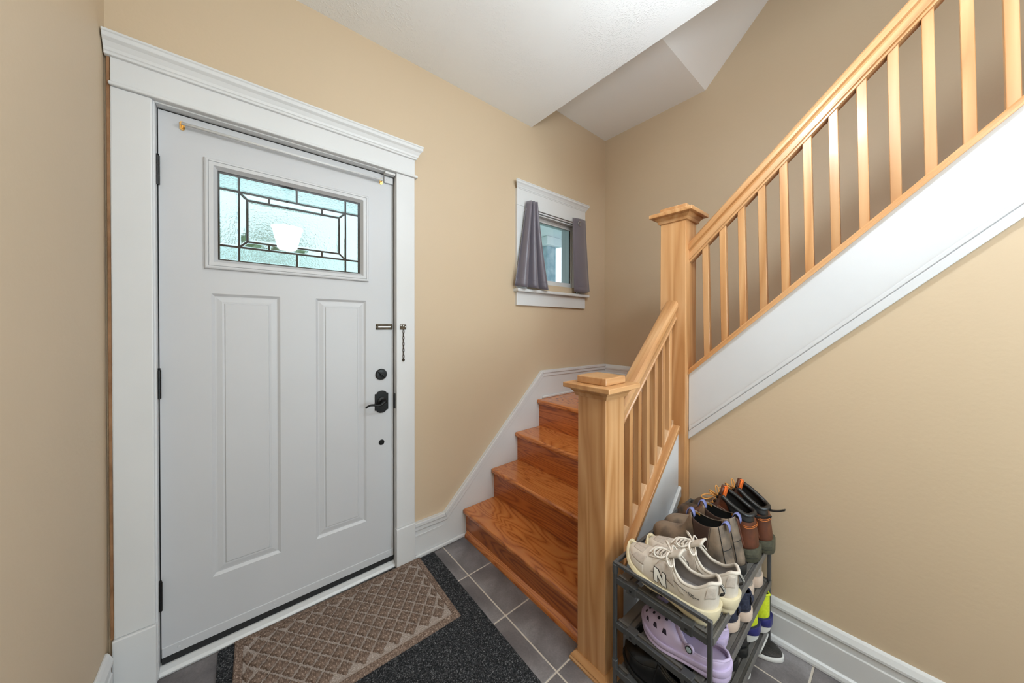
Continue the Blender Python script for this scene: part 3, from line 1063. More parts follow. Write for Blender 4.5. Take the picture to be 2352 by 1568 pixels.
BW = 0.0265
for k in range(15):
    y = -1.196 - 0.0762 * k
    if y < YEND + 0.03:
        break
    yt = y + 0.0125
    leaning_baluster(ur, XR - 0.0135, XR + 0.0135, y, y - BW, sk_top(y) + 0.016, yt, yt - BW, ur_bot(yt) + 0.012, SL, 0.972, 'y')

# lower flight railing


def lr_bot(x):
    return 0.940 + (x - 1.701) * 0.903


YR = -1.056
rail(lr, HR, (1.651, YR, lr_bot(1.651)), (2.2035, YR, lr_bot(2.2035)), (0, 1, 0), 'handrail')
# flat cap strip on the lower stringer
CS = [(-0.046, 0.0), (-0.046, 0.020), (0.046, 0.020), (0.046, 0.0)]
rail(lr, CS, (1.652, YR, lcap(1.652)), (2.2035, YR, lcap(2.2035)), (0, 1, 0), 'cap_strip', bevel=0.002)
CT = 0.027
xs_b = [1.698 + 0.0762 * k for k in range(7)]
for k, x in enumerate(xs_b):
    leaning_baluster(lr, YR - 0.0135, YR + 0.0135, x, x + BW, lcap(x) + CT, x, x + BW, lr_bot(x) + 0.012, LS, 0.903, 'x')
    xa, xb = x + BW, (xs_b[k + 1] if k < 6 else 2.2035)
    # little filler block between balusters with a rounded upper end
    if xb - xa > 0.012:
        zA, zB_ = lcap(xa) + CT, lcap(xb) + CT
        n_ = []
        h_ = 0.016
        n_ = [(xa, zA - 0.001), (xb, zB_ - 0.001), (xb, zB_ + h_ + 0.004), (xb - 0.006, zB_ + h_ + 0.006), (xa + 0.010, zA + h_ + 0.004), (xa, zA + h_ - 0.008)]
        MB().prism(n_, YR - 0.0135, YR + 0.0135, axis=1).build('fillet_block', 'fillet', lr, bevel=0.0015, seg=1)

# ================================================================== MATS
rn = thing('runner_mat', 'black ribbed pile runner lying under the brown door mat', 'mat', (0.86, -0.9, 0))
mwr = Matrix.Translation((0, 0, 0))
poly = [(0.383, -0.009), (1.126, -0.009), (1.126, -0.033), (1.352, -0.033), (1.322, -2.15), (0.372, -2.15)]
MB().prism(poly, 0.0, 0.007).build('mat_body', 'matblack', rn, bevel=0.002)
tuft = ([], [])
tb, tb2 = MB(), MB()
for k in range(26000):
    y = -0.036 - 1.25 * rnd.random() ** 1.0
    x = 0.380 + rnd.random() * (0.968 - 0.014 * (-y))
    if 0.44 < x < 1.245 and y > -0.50:
        continue
    L_ = rnd.uniform(0.004, 0.008)
    a = rnd.random() * 2 * PI
    wd = 0.0009
    dx, dy = math.cos(a), math.sin(a)
    le = rnd.uniform(0.3, 0.9) * L_
    tgt = tb2 if rnd.random() < 0.13 else tb
    tgt.add([(x - dy * wd, y + dx * wd, 0.0065), (x + dy * wd, y - dx * wd, 0.0065), (x + dx * le, y + dy * le, 0.0065 + L_ * 0.7)], [(0, 1, 2)])
o = tb.build('pile_fibres', 'matfibre', rn)
o['kind'] = 'stuff'
o = tb2.build('pale_fibres', 'matfibre2', rn)
o['kind'] = 'stuff'

dm = thing('door_mat', 'brown door mat with raised leaf motifs in front of the door', 'mat', (0.845, -0.26, 0.007))
ZM = 0.0075
MX0, MX1, MY0, MY1 = 0.433, 1.254, -0.516, -0.034
MB().box(MX0, MX1, MY0, MY1, ZM, ZM + 0.004).build('mat_base', 'matbrown_lo', dm, bevel=0.001, seg=1)


def rectz(i, z):
    return [(MX0 + i, MY0 + i, z), (MX1 - i, MY0 + i, z), (MX1 - i, MY1 - i, z), (MX0 + i, MY1 - i, z)]


MB().rings([rectz(-0.003, ZM), rectz(-0.001, ZM + 0.005), rectz(0.004, ZM + 0.008), rectz(0.022, ZM + 0.009), rectz(0.026, ZM + 0.007), rectz(0.027, ZM + 0.0035)], fill=False).build('mat_border', 'matbrown', dm)


def motif_mesh(half=None):
    loops = []
    N = 36
    for sc_, z in ((1.0, 0.0), (0.95, 0.0062), (0.74, 0.0092)):
        l = []
        for i in range(N):
            t = 2 * PI * i / N
            r = 0.0290 * (0.775 + 0.165 * math.cos(4 * t) + 0.065 * math.cos(12 * t)) * sc_
            x, y = r * math.cos(t), r * math.sin(t) * 1.13
            if half == 'x':
                x = max(x, 0.0)
            l.append((x, y, z))
        loops.append(l)
    mb = MB().rings(loops)
    me = bpy.data.meshes.new('motif')
    me.from_pydata(mb.v, [], mb.f)
    me.polygons.foreach_set('use_smooth', [True] * len(me.polygons))
    me.materials.append(MT['matbrown'])
    return me


mot = motif_mesh()
PX, PY = 0.0335, 0.0412
for ia in range(-2, 40):
    for ib in range(-2, 24):
        if (ia + ib) % 2:
            continue
        x = 0.475 + PX * ia
        y = -0.073 - PY * ib
        lim = 0.030
        if not (MX0 + 0.050 < x < MX1 - 0.050 and MY0 + 0.055 < y < MY1 - 0.055):
            # trimmed motif at the border
            if MX0 + 0.036 < x < MX1 - 0.036 and MY0 + 0.036 < y < MY1 - 0.036:
                sx = 0.62 if not (MX0 + 0.050 < x < MX1 - 0.050) else 1.0
                sy = 0.55 if not (MY0 + 0.055 < y < MY1 - 0.055) else 1.0
            else:
                continue
        else:
            sx = sy = 1.0
        o = bpy.data.objects.new('leaf_motif', mot)
        COL.objects.link(o)
        adopt(o, dm)
        o.matrix_basis = Matrix.Translation((x, y, ZM + 0.0038)) @ Matrix.Rotation(rnd.uniform(-.06, .06), 4, 'Z') @ Matrix.Diagonal((sx * rnd.uniform(.95, 1.04), sy * rnd.uniform(.95, 1.04), rnd.uniform(0.8, 1.1), 1))
dm.rotation_euler.z = -0.026
dm.location.y += 0.0135
# ================================================================== SHOE RACK
RX0, RX1, RYB, RYF = 1.522, 2.200, -1.160, -1.476
SHELF = [0.441, 0.276, 0.104]
rk = thing('shoe_rack', 'grey metal three tier shoe rack against the lower stringer', 'shoe rack', (1.855, -1.32, 0))
TB = 0.0065
for x in (RX0, RX1):
    for y in (RYB, RYF):
        MB().box(x - TB, x + TB, y - TB, y + TB, 0.0, 0.500).build('rack_post', 'rack', rk, bevel=0.003)
    MB().box(x - TB, x + TB, RYF + TB, RYB - TB, 0.488, 0.500).build('top_end_bar', 'rack', rk, bevel=0.002)
    for z in SHELF:
        sgn = 1 if x == RX0 else -1
        MB().box(x - 0.006, x + 0.006, RYF + TB, RYB - TB, z - 0.018, z + 0.004).build('shelf_end_rail', 'rack', rk, bevel=0.002)
        MB().box(min(x + sgn * 0.010, x + sgn * 0.022), max(x + sgn * 0.010, x + sgn * 0.022), RYF + TB, RYB - TB, z - 0.016, z + 0.006).build('shelf_end_rail', 'slat', rk, bevel=0.002)
        for yc in (-1.225, -1.412):
            cl_ = MB().box(min(x - sgn * 0.0075, x + sgn * 0.0235), max(x - sgn * 0.0075, x + sgn * 0.0235), yc - 0.018, yc + 0.018, z - 0.024, z + 0.008)
            c_ = cl_.build('rail_clip', 'rack', rk, bevel=0.002)
            MB().box(x - sgn * 0.0085, x - sgn * 0.0075, yc - 0.004, yc + 0.004, z - 0.014, z - 0.007).build('clip_slot', 'dark', c_)
    for z in (SHELF[0] + 0.035, SHELF[2] + 0.018):
        MB().lathe([(0.010, z - 0.018), (0.0105, z - 0.016), (0.0105, z + 0.014), (0.009, z + 0.016)], 14, (x, RYB, 0)).build('post_sleeve', 'rack', rk)
MB().box(RX0 + TB, RX1 - TB, RYB - 0.006, RYB + 0.006, 0.488, 0.500).build('back_bar', 'rack', rk, bevel=0.002)
SPROF = [(-0.026, -0.012), (-0.026, 0.0), (-0.011, 0.0), (-0.010, -0.004), (-0.007, -0.004), (-0.006, 0.0), (0.026, 0.0), (0.026, -0.012)]
for z in SHELF:
    for yc in (-1.195, -1.272, -1.362, -1.442):
        MB().prism([(yc + a, z + b) for a, b in SPROF], RX0 + 0.008, RX1 - 0.008, axis=0).build('shelf_slat', 'slat', rk, bevel=0.001, seg=1)
    MB().prism([(RYF - 0.0075 + a, z + b) for a, b in ((0, -0.020), (0, 0.004), (0.005, 0.004), (0.005, -0.004), (0.016, -0.004), (0.016, -0.020))], RX0 + 0.008, RX1 + 0.006, axis=0).build('front_rail', 'slat', rk, bevel=0.001, seg=1)

# ================================================================== SHOES
MT['sn_leather'] = noisy('cream_sneaker_leather', (0.59, 0.53, 0.46), (0.65, 0.59, 0.525), 25, 0.55, 0.15, 0.001, 200)
MT['sn_mesh'] = noisy('grey_beige_mesh', (0.44, 0.38, 0.33), (0.54, 0.47, 0.41), 90, 0.8, 0.4, 0.001, 400)
MT['sn_sole'] = noisy('yellowed_cream_sole', (0.70, 0.62, 0.45), (0.66, 0.57, 0.36), 12, 0.6)
MT['sn_lace'] = noisy('cream_lace', (0.68, 0.61, 0.54), (0.76, 0.70, 0.63), 120, 0.8)
MT['sn_in'] = noisy('grey_lining', (0.36, 0.33, 0.32), (0.42, 0.39, 0.38), 60, 0.9)
MT['white_l'] = new_mat('white_logo', (0.80, 0.78, 0.72), 0.5)
MT['black_l'] = new_mat('black_logo', (0.01, 0.01, 0.012), 0.5)
MT['ch_leather'] = noisy('worn_brown_leather', (0.085, 0.066, 0.052), (0.235, 0.172, 0.122), 14, 0.6, 0.2, 0.001, 120, detail=5, lo=0.36, hi=0.58)
MT['ch_elastic'] = noisy('dark_brown_elastic', (0.028, 0.011, 0.006), (0.045, 0.019, 0.010), 300, 0.85)
MT['black_sole'] = noisy('black_rubber', (0.010, 0.010, 0.010), (0.02, 0.02, 0.02), 40, 0.45)
MT['tan_in'] = noisy('tan_lining', (0.48, 0.22, 0.04), (0.58, 0.30, 0.07), 60, 0.7)
MT['blk_in'] = new_mat('black_lining', (0.006, 0.006, 0.006), 0.9)
MT['lilac_tab'] = new_mat('blue_lilac_webbing', (0.17, 0.19, 0.42), 0.7)
MT['wb_leather'] = noisy('red_brown_boot_leather', (0.062, 0.019, 0.009), (0.150, 0.044, 0.018), 22, 0.42, 0.2, 0.001, 90, detail=5)
MT['wb_toe'] = noisy('muddy_boot_toe', (0.045, 0.036, 0.024), (0.16, 0.072, 0.035), 30, 0.6, 0.3, 0.001, 90, detail=6)
MT['wb_collar'] = noisy('black_padded_collar', (0.008, 0.008, 0.009), (0.018, 0.018, 0.019), 40, 0.35)
MT['wb_sole'] = noisy('olive_rubber_sole', (0.035, 0.033, 0.020), (0.085, 0.080, 0.050), 40, 0.7, 0.3, 0.001, 100)
MT['wb_tongue'] = noisy('orange_tongue_felt', (0.72, 0.12, 0.010), (0.82, 0.17, 0.02), 90, 0.85)
MT['wb_lace'] = noisy('amber_boot_lace', (0.58, 0.24, 0.05), (0.72, 0.36, 0.10), 200, 0.7)
MT['stitch'] = new_mat('orange_stitching', (0.55, 0.16, 0.03), 0.7)
MT['lilac'] = noisy('lilac_foam', (0.50, 0.415, 0.62), (0.54, 0.45, 0.66), 8, 0.55)
MT['hole'] = new_mat('dark_vent_hole', (0.02, 0.012, 0.03), 0.9)
MT['navy'] = noisy('navy_knit', (0.012, 0.014, 0.030), (0.028, 0.034, 0.070), 140, 0.8, 0.5, 0.001, 250)
MT['navy_in'] = new_mat('deep_purple_lining', (0.030, 0.022, 0.060), 0.8)
MT['pinkwhite'] = noisy('off_white_rubber', (0.62, 0.47, 0.38), (0.70, 0.58, 0.49), 18, 0.55)
MT['greyknit'] = noisy('grey_taupe_canvas', (0.25, 0.225, 0.205), (0.32, 0.29, 0.265), 90, 0.8)
MT['gloss_black'] = noisy('black_polished_leather', (0.006, 0.006, 0.007), (0.012, 0.012, 0.012), 20, 0.28)
MT['neon'] = noisy('neon_yellow_mesh', (0.52, 0.62, 0.012), (0.66, 0.76, 0.03), 120, 0.6, 0.5, 0.001, 260)
MT['royal'] = noisy('royal_blue_foam', (0.016, 0.016, 0.12), (0.032, 0.034, 0.20), 20, 0.45)
MT['ff_foot'] = noisy('charcoal_footbed', (0.030, 0.026, 0.024), (0.055, 0.048, 0.044), 60, 0.8)
MT['ff_white'] = noisy('white_foam', (0.66, 0.65, 0.63), (0.72, 0.71, 0.70), 30, 0.6)
MT['ff_blue'] = noisy('pale_blue_strap', (0.40, 0.52, 0.60), (0.50, 0.62, 0.69), 40, 0.7)


def curve(pts):
    """smooth interpolation through (t, value) pairs (monotone-ish hermite)."""
    n = len(pts)
    ms = []
    for i in range(n):
        if i == 0:
            m = (pts[1][1] - pts[0][1]) / (pts[1][0] - pts[0][0])
        elif i == n - 1:
            m = (pts[-1][1] - pts[-2][1]) / (pts[-1][0] - pts[-2][0])
        else:
            a = (pts[i][1] - pts[i - 1][1]) / (pts[i][0] - pts[i - 1][0])
            b = (pts[i + 1][1] - pts[i][1]) / (pts[i + 1][0] - pts[i][0])
            m = 0 if a * b <= 0 else 2 * a * b / (a + b)
        ms.append(m)

    def f(t):
        if t <= pts[0][0]:
            return pts[0][1]
        if t >= pts[-1][0]:
            return pts[-1][1]
        for i in range(n - 1):
            if t <= pts[i + 1][0]:
                h = pts[i + 1][0] - pts[i][0]
                u = (t - pts[i][0]) / h
                return (pts[i][1] * (2 * u ** 3 - 3 * u ** 2 + 1) + ms[i] * h * (u ** 3 - 2 * u ** 2 + u)
                        + pts[i + 1][1] * (-2 * u ** 3 + 3 * u ** 2) + ms[i + 1] * h * (u ** 3 - u ** 2))
    return f


class Last:
    """a shoe form: heel at y=0, toe at y=L, soles on z=0."""

    def __init__(self, L, W, H, XC, Z0, side=1, heel=0.13, toe=0.24, bend=0.006, p=0.85, q=0.85, lean=0.0, taper=0.0, tc=0.3, zref=0.2):
        self.taper, self.tc, self.zref = taper, tc, zref
        self.L, self.side, self.heel, self.toe, self.bend, self.p, self.q, self.lean = L, side, heel, toe, bend, p, q, lean
        self.W, self.H, self.XC, self.Z0 = curve(W), curve(H), curve(XC), curve(Z0)

    def er(self, t):
        r = 1.0
        if t < self.heel:
            r *= math.sqrt(max(0, 1 - (1 - t / self.heel) ** 2))
        if t > 1 - self.toe:
            r *= math.sqrt(max(0, 1 - (1 - (1 - t) / self.toe) ** 2.3))
        return r

    def cx(self, t):
        return self.side * self.bend * math.sin(PI * min(1, max(0, t)) * 1.0) * 2 - self.side * self.bend

    def surf(self, t, s, sd, off=0.0):
        e = self.er(t)
        w = self.W(t) * e
        xc = min(self.XC(t), w * 0.97)
        a = s * PI / 2
        z0, h = self.Z0(t), self.H(t)
        x = xc + (w - xc) * max(0, math.cos(a)) ** self.p
        z = z0 + (h - z0) * math.sin(a) ** self.q
        g = min(1.0, max(0.0, (z - 0.05) / (self.zref - 0.05)))
        y = t * self.L + self.taper * g * max(0.0, 1 - max(0, t - self.tc) / 0.25) * (self.tc - t) * self.L
        P = Vector((self.cx(t) + sd * x, y, z))
        if off:
            d = 0.004
            A = self.surf(min(1, t + d), s, sd) - self.surf(max(0, t - d), s, sd)
            B = self.surf(t, min(1, s + 0.02), sd) - self.surf(t, max(0, s - 0.02), sd)
            n = A.cross(B)
            if n.length > 1e-9:
                n.normalize()
                c = Vector((self.cx(t), y, (z0 + h) / 2 - 0.3 * (h - z0)))
                if n.dot(P - c) < 0:
                    n = -n
                P = P + n * off
        return P

    def upper(self, mat, mat_in, parent, n=46, k=13, thick=0.0035, t0=0.0, name='upper'):
        mb = MB()
        ts = [t0 + (1 - t0) * (0.5 - 0.5 * math.cos(PI * i / n)) for i in range(n + 1)]
        for sd in (-1, 1):
            mb.grid([[self.surf(t, j / (k - 1), sd) for j in range(k)] for t in ts])
        return mb.build(name, mat, parent, smooth=True, merge=0.0004, solid=thick, mats=[mat, mat_in])

    def patch(self, name, mat, parent, sd, tl, tr_, s0, s1, off=0.0016, n=14, k=10):
        """overlay between curves tl(s) and tr(s)."""
        rows = []
        for j in range(k + 1):
            s = s0 + (s1 - s0) * j / k
            a, b = tl(s), tr_(s)
            rows.append([self.surf(a + (b - a) * i / n, s, sd, off) for i in range(n + 1)])
        return MB().grid(rows).build(name, mat, parent, smooth=True, merge=0.0001, solid=0.001)

    def sole(self, name, mat, parent, zb, zt, grow=0.003, n=40, bulge=0.002, bevel=0.003):
        """loft a sole layer from zb(t) to zt(t)."""
        rows = []
        ts = [0.5 - 0.5 * math.cos(PI * i / n) for i in range(n + 1)]
        for t in ts:
            w = self.W(t) * self.er(t) + (grow if 0.0 < t < 1.0 else 0.0)
            y = -grow + t * (self.L + 2 * grow)
            c = self.cx(t)
            b_, t_ = zb(t), zt(t)
            m_ = (b_ + t_) / 2
            rows.append([(c - w, y, t_), (c - w - (bulge if 0 < t < 1 else 0), y, m_), (c - w * 0.96, y, b_), (c + w * 0.96, y, b_), (c + w + (bulge if 0 < t < 1 else 0), y, m_), (c + w, y, t_)])
        mb = MB().grid(rows, close=True)
        return mb.build(name, mat, parent, smooth=True, merge=0.0003, bevel=bevel, seg=2, angle=50)

    def insole(self, mat, parent, dz=0.004, n=30, shrink=0.92, t1=1.0):
        rows = []
        for i in range(n + 1):
            t = (0.5 - 0.5 * math.cos(PI * i / n)) * t1
            w = self.W(t) * self.er(t) * shrink
            c = self.cx(t)
            y = t * self.L * 0.985 + 0.002
            rows.append([(c - w, y, self.Z0(t) + dz), (c - w, y, self.Z0(t) + dz + .001), (c + w, y, self.Z0(t) + dz + .001), (c + w, y, self.Z0(t) + dz)])
        return MB().grid(rows, close=True).build('insole', mat, parent, merge=0.0002)

    def rim(self, name, mat, parent, r, t0=0.0, t1=0.5, n=30, dz=0.0):
        pts = [self.surf(t0 + (t1 - t0) * (1 - i / n), 1.0, -1) for i in range(n + 1)] + [self.surf(t0 + (t1 - t0) * i / n, 1.0, 1) for i in range(1, n + 1)]
        pts = [p + Vector((0, 0, dz)) for p in pts]
        return MB().tube(pts, r, 8).build(name, mat, parent, smooth=True)


def place(x, yheel, z, pitch=0.0, yaw=0.0, roll=0.0):
    return Matrix.Translation((x, yheel, z)) @ Matrix.Rotation(math.radians(yaw), 4, 'Z') @ Matrix.Rotation(math.radians(pitch), 4, 'X') @ Matrix.Rotation(math.radians(roll), 4, 'Y')


def const(v):
    return lambda s: v


# ---------------------------------------------------------------- cream running shoes
def sneaker(label, x, yh, z, pitch, yaw, side):
    o = thing('running_shoe', label, 'shoe', group='cream running shoes on the top shelf', mw=place(x, yh, z, pitch, yaw))
    L = 0.300
    la = Last(L, [(0, .047), (.15, .047), (.4, .045), (.7, .058), (.85, .057), (1, .048)],
              [(0, .138), (.05, .140), (.11, .122), (.20, .100), (.32, .092), (.42, .106), (.50, .124), (.56, .120), (.66, .104), (.80, .082), (.92, .070), (1, .056)],
              [(0, 0), (.03, .018), (.10, .032), (.30, .037), (.42, .032), (.49, .018), (.53, 0), (1, 0)],
              [(0, .046), (.3, .038), (.6, .026), (.85, .028), (1, .042)], side=side, toe=0.28, heel=0.15, p=0.75, q=0.75, taper=0.10, tc=0.4, zref=0.14)
    la.upper('sn_leather', 'sn_in', o, n=60)
    zt = curve([(0, .066), (.10, .056), (.3, .044), (.6, .032), (.85, .034), (.95, .046), (1, .066)])
    zm = curve([(0, .026), (.3, .018), (.6, .012), (.85, .014), (1, .030)])
    zb = curve([(0, .004), (.06, .0), (.35, .004), (.45, .006), (.6, .0), (.8, .004), (1, .024)])
    la.sole('midsole', 'sn_sole', o, zm, zt, 0.006, bulge=0.006)
    la.sole('outsole', 'sn_sole', o, zb, zm, 0.002, bulge=0.001)
    la.insole('sn_in', o, 0.012)
    # mesh windows and overlays
    for sd in (-1, 1):
        la.patch('mesh_panel', 'sn_mesh', o, sd, lambda s: 0.72 + 0.02 * s, lambda s: 0.90 - 0.14 * max(0, s - 0.3), 0.30, 0.66, 0.0010)
        la.patch('mesh_panel', 'sn_mesh', o, sd, lambda s: 0.36 + 0.10 * s, lambda s: 0.66 - 0.10 * s, 0.22, 0.66, 0.0008)
        la.patch('heel_panel', 'sn_mesh', o, sd, const(0.015), lambda s: 0.075 + 0.02 * (1 - s), 0.28, 0.66, 0.0012)
        la.patch('eyestay', 'sn_leather', o, sd, lambda s: 0.50, lambda s: 0.715 + 0.02 * (1 - s), 0.70, 0.90, 0.0022)
        la.patch('saddle_strap', 'sn_leather', o, sd, lambda s: 0.225 + 0.22 * s, lambda s: 0.262 + 0.24 * s, 0.20, 0.80, 0.0020)
        la.patch('mudguard', 'sn_leather', o, sd, lambda s: 0.70 + 0.1 * s, lambda s: 0.99, 0.06, 0.27, 0.0018)
    la.patch('mesh_panel', 'sn_mesh', o, -1, const(0.80), lambda s: 0.93, 0.76, 1.0, 0.0010)
    la.patch('mesh_panel', 'sn_mesh', o, 1, const(0.80), lambda s: 0.93, 0.76, 1.0, 0.0010)
    la.rim('collar', 'sn_leather', o, 0.0055, 0.0, 0.50)
    tip = la.surf(1, 1, 1)
    MB().box(-0.010, 0.010, -0.002, 0.004, -0.006, 0.016).build('toe_tip', 'sn_sole', o, bevel=0.003, mw=Matrix.Translation(tip) @ Matrix.Rotation(0.35, 4, 'X'))
    # tongue
    rows = []
    for i in range(9):
        u = i / 8
        t = 0.60 - 0.17 * u
        zc = la.H(0.60) + 0.004 + (0.052) * u
        w = 0.020 + 0.008 * u
        rows.append([(la.cx(t) + w * a, t * L - 0.002, zc - 0.010 * abs(a) ** 2) for a in (-1, -.6, -.2, .2, .6, 1)])
    MB().grid(rows).build('tongue', 'sn_leather', o, smooth=True, solid=0.007)
    # laces
    for i, t in enumerate((0.535, 0.57, 0.605, 0.64, 0.675)):
        pts = []
        for q in range(13):
            u = -1 + 2 * q / 12
            sd = -1 if u < 0 else 1
            pts.append(la.surf(t + 0.016 * u, 1 - 0.22 * abs(u), sd, 0.004 + 0.003 * (1 - u * u)))
        MB().tube(pts, 0.0030, 6).build('lace', 'sn_lace', o, smooth=True)
        pts = []
        for q in range(13):
            u = -1 + 2 * q / 12
            sd = -1 if u < 0 else 1
            pts.append(la.surf(t + 0.018 - 0.018 * u, 1 - 0.20 * abs(u), sd, 0.0075 + 0.003 * (1 - u * u)))
        MB().tube(pts, 0.0028, 6).build('lace', 'sn_lace', o, smooth=True)
    # bow
    kz = la.H(0.52) + 0.012
    ky = 0.52 * L
    kc = la.cx(0.52)
    for sd, dy in ((-1, -0.010), (1, -0.004), (-1, 0.030), (1, 0.026)):
        pts = []
        for q in range(15):
            u = q / 14
            r = math.sin(PI * u)
            pts.append((kc + sd * 0.044 * r, ky + dy * 1.2 * r + 0.012 * math.sin(2 * PI * u), kz + 0.008 * math.sin(2 * PI * u) - 0.030 * r * r + 0.016 * r))
        MB().tube(pts, 0.0028, 6).build('bow_loop', 'sn_lace', o, smooth=True)
    for sd in (-1, 1):
        MB().tube([(kc, ky, kz), (kc + sd * 0.018, ky - 0.012, kz + 0.004), (kc + sd * 0.034, ky - 0.026, kz - 0.014), (kc + sd * 0.040, ky - 0.036, kz - 0.026)], 0.0022, 6).build('lace_end', 'sn_lace', o, smooth=True)
    MB().lathe([(0.003, -0.005), (0.007, -0.003), (0.007, 0.003), (0.003, 0.005)], 10, (kc, ky, kz), axis=1).build('lace_knot', 'sn_lace', o, smooth=True)
    # heel pull tab with stripes
    hp_ = MB()
    hz = la.H(0) - 0.002
    yb_ = la.surf(0, 0.95, 1).y
    pts = [(la.cx(0) + a, yb_ - 0.004 - 0.012 * math.sin(u * PI) - 0.004 * u, hz - 0.034 * u) for a in (0,) for u in [q / 8 for q in range(9)]]
    rows = [[(p[0] - 0.008, p[1], p[2]), (p[0] + 0.008, p[1], p[2])] for p in pts]
    tbm = MB().grid(rows).build('pull_tab', 'black_l', o, solid=0.002)
    for dx in (-0.003, 0.003):
        MB().grid([[(p[0] + dx - 0.0008, p[1] - 0.0008, p[2]), (p[0] + dx + 0.0008, p[1] - 0.0008, p[2])] for p in pts]).build('tab_stripe', 'white_l', tbm)

    # letters on the outer side, seen from -x: to the right means towards the heel
    def side_pt(h, v, off):
        y = h
        t = y / L
        lo, hi = 0.0, 1.0
        for _ in range(22):
            md = (lo + hi) / 2
            if la.surf(t, md, -1).z < v:
                lo = md
            else:
                hi = md
        return la.surf(t, lo, -1, off)

    def quad(mb, c, off):
        rows = []
        for i in range(5):
            r = []
            for j in range(5):
                a, b = i / 4, j / 4
                p = [c[0][k] * (1 - a) * (1 - b) + c[1][k] * a * (1 - b) + c[2][k] * a * b + c[3][k] * (1 - a) * b for k in (0, 1)]
                r.append(side_pt(p[0], p[1], off))
            rows.append(r)
        mb.grid(rows)
    yc, zc = 0.160, 0.064
    hw, hh, sw, slant = 0.0185, 0.0195, 0.0100, 0.010

    def N(g, off, mat, nm):
        mb = MB()

        def T(h, v):       # letter coords: h right, v up; slanted
            return (yc - h - slant * v / hh * 0.0, zc + v)
        a = sw / 2 + g
        H_ = hh + g
        sx = 0.006
        quad(mb, [T(-hw - g - 0 + (-sx), H_), T(-hw + sw + g - sx, H_), T(-hw + sw + g + sx, -H_), T(-hw - g + sx, -H_)], off)
        quad(mb, [T(hw - sw - g - sx, H_), T(hw + g - sx, H_), T(hw + g + sx, -H_), T(hw - sw - g + sx, -H_)], off)
        quad(mb, [T(-hw - g - sx, H_), T(-hw + sw * 1.25 + g - sx, H_), T(hw + g + sx, -H_), T(hw - sw * 1.25 - g + sx, -H_)], off + 0.0001)
        return mb.build(nm, mat, o, smooth=True)
    N(0.0022, 0.0024, 'black_l', 'logo_outline')
    N(0.0, 0.0030, 'white_l', 'logo_letter')
    # small printed model number
    SEG = {'5': [((1, 1), (0, 1)), ((0, 1), (0, .5)), ((0, .5), (1, .5)), ((1, .5), (1, 0)), ((1, 0), (0, 0))],
           '3': [((0, 1), (1, 1)), ((1, 1), (1, 0)), ((0, .5), (1, .5)), ((1, 0), (0, 0))],
           '0': [((0, 0), (1, 0)), ((1, 0), (1, 1)), ((1, 1), (0, 1)), ((0, 1), (0, 0))]}
    mb = MB()
    for i, chh in enumerate('530'):
        for (a, b) in SEG[chh]:
            p = []
            for (u, v) in (a, b):
                p.append(side_pt(0.072 - i * 0.0062 - u * 0.0042, 0.074 + v * 0.0068, 0.0022))
            mb.tube(p, 0.0006, 4)
    mb.tube([side_pt(0.053, 0.0775, 0.0022), side_pt(0.040, 0.081, 0.0022)], 0.0008, 4)
    mb.tube([side_pt(0.120, 0.083, 0.0022), side_pt(0.098, 0.079, 0.0022), side_pt(0.075, 0.0775, 0.0022)], 0.0007, 4)
    mb.build('printed_number', 'black_l', o)
    return o


sneaker('cream running shoe with black N nearest the left end of the rack', 1.596, -1.462, 0.432, 11.0, 0.5, -1)
sneaker('cream running shoe with striped heel tab beside the brown ankle boots', 1.703, -1.488, 0.432, 10.0, 0.5, 1)


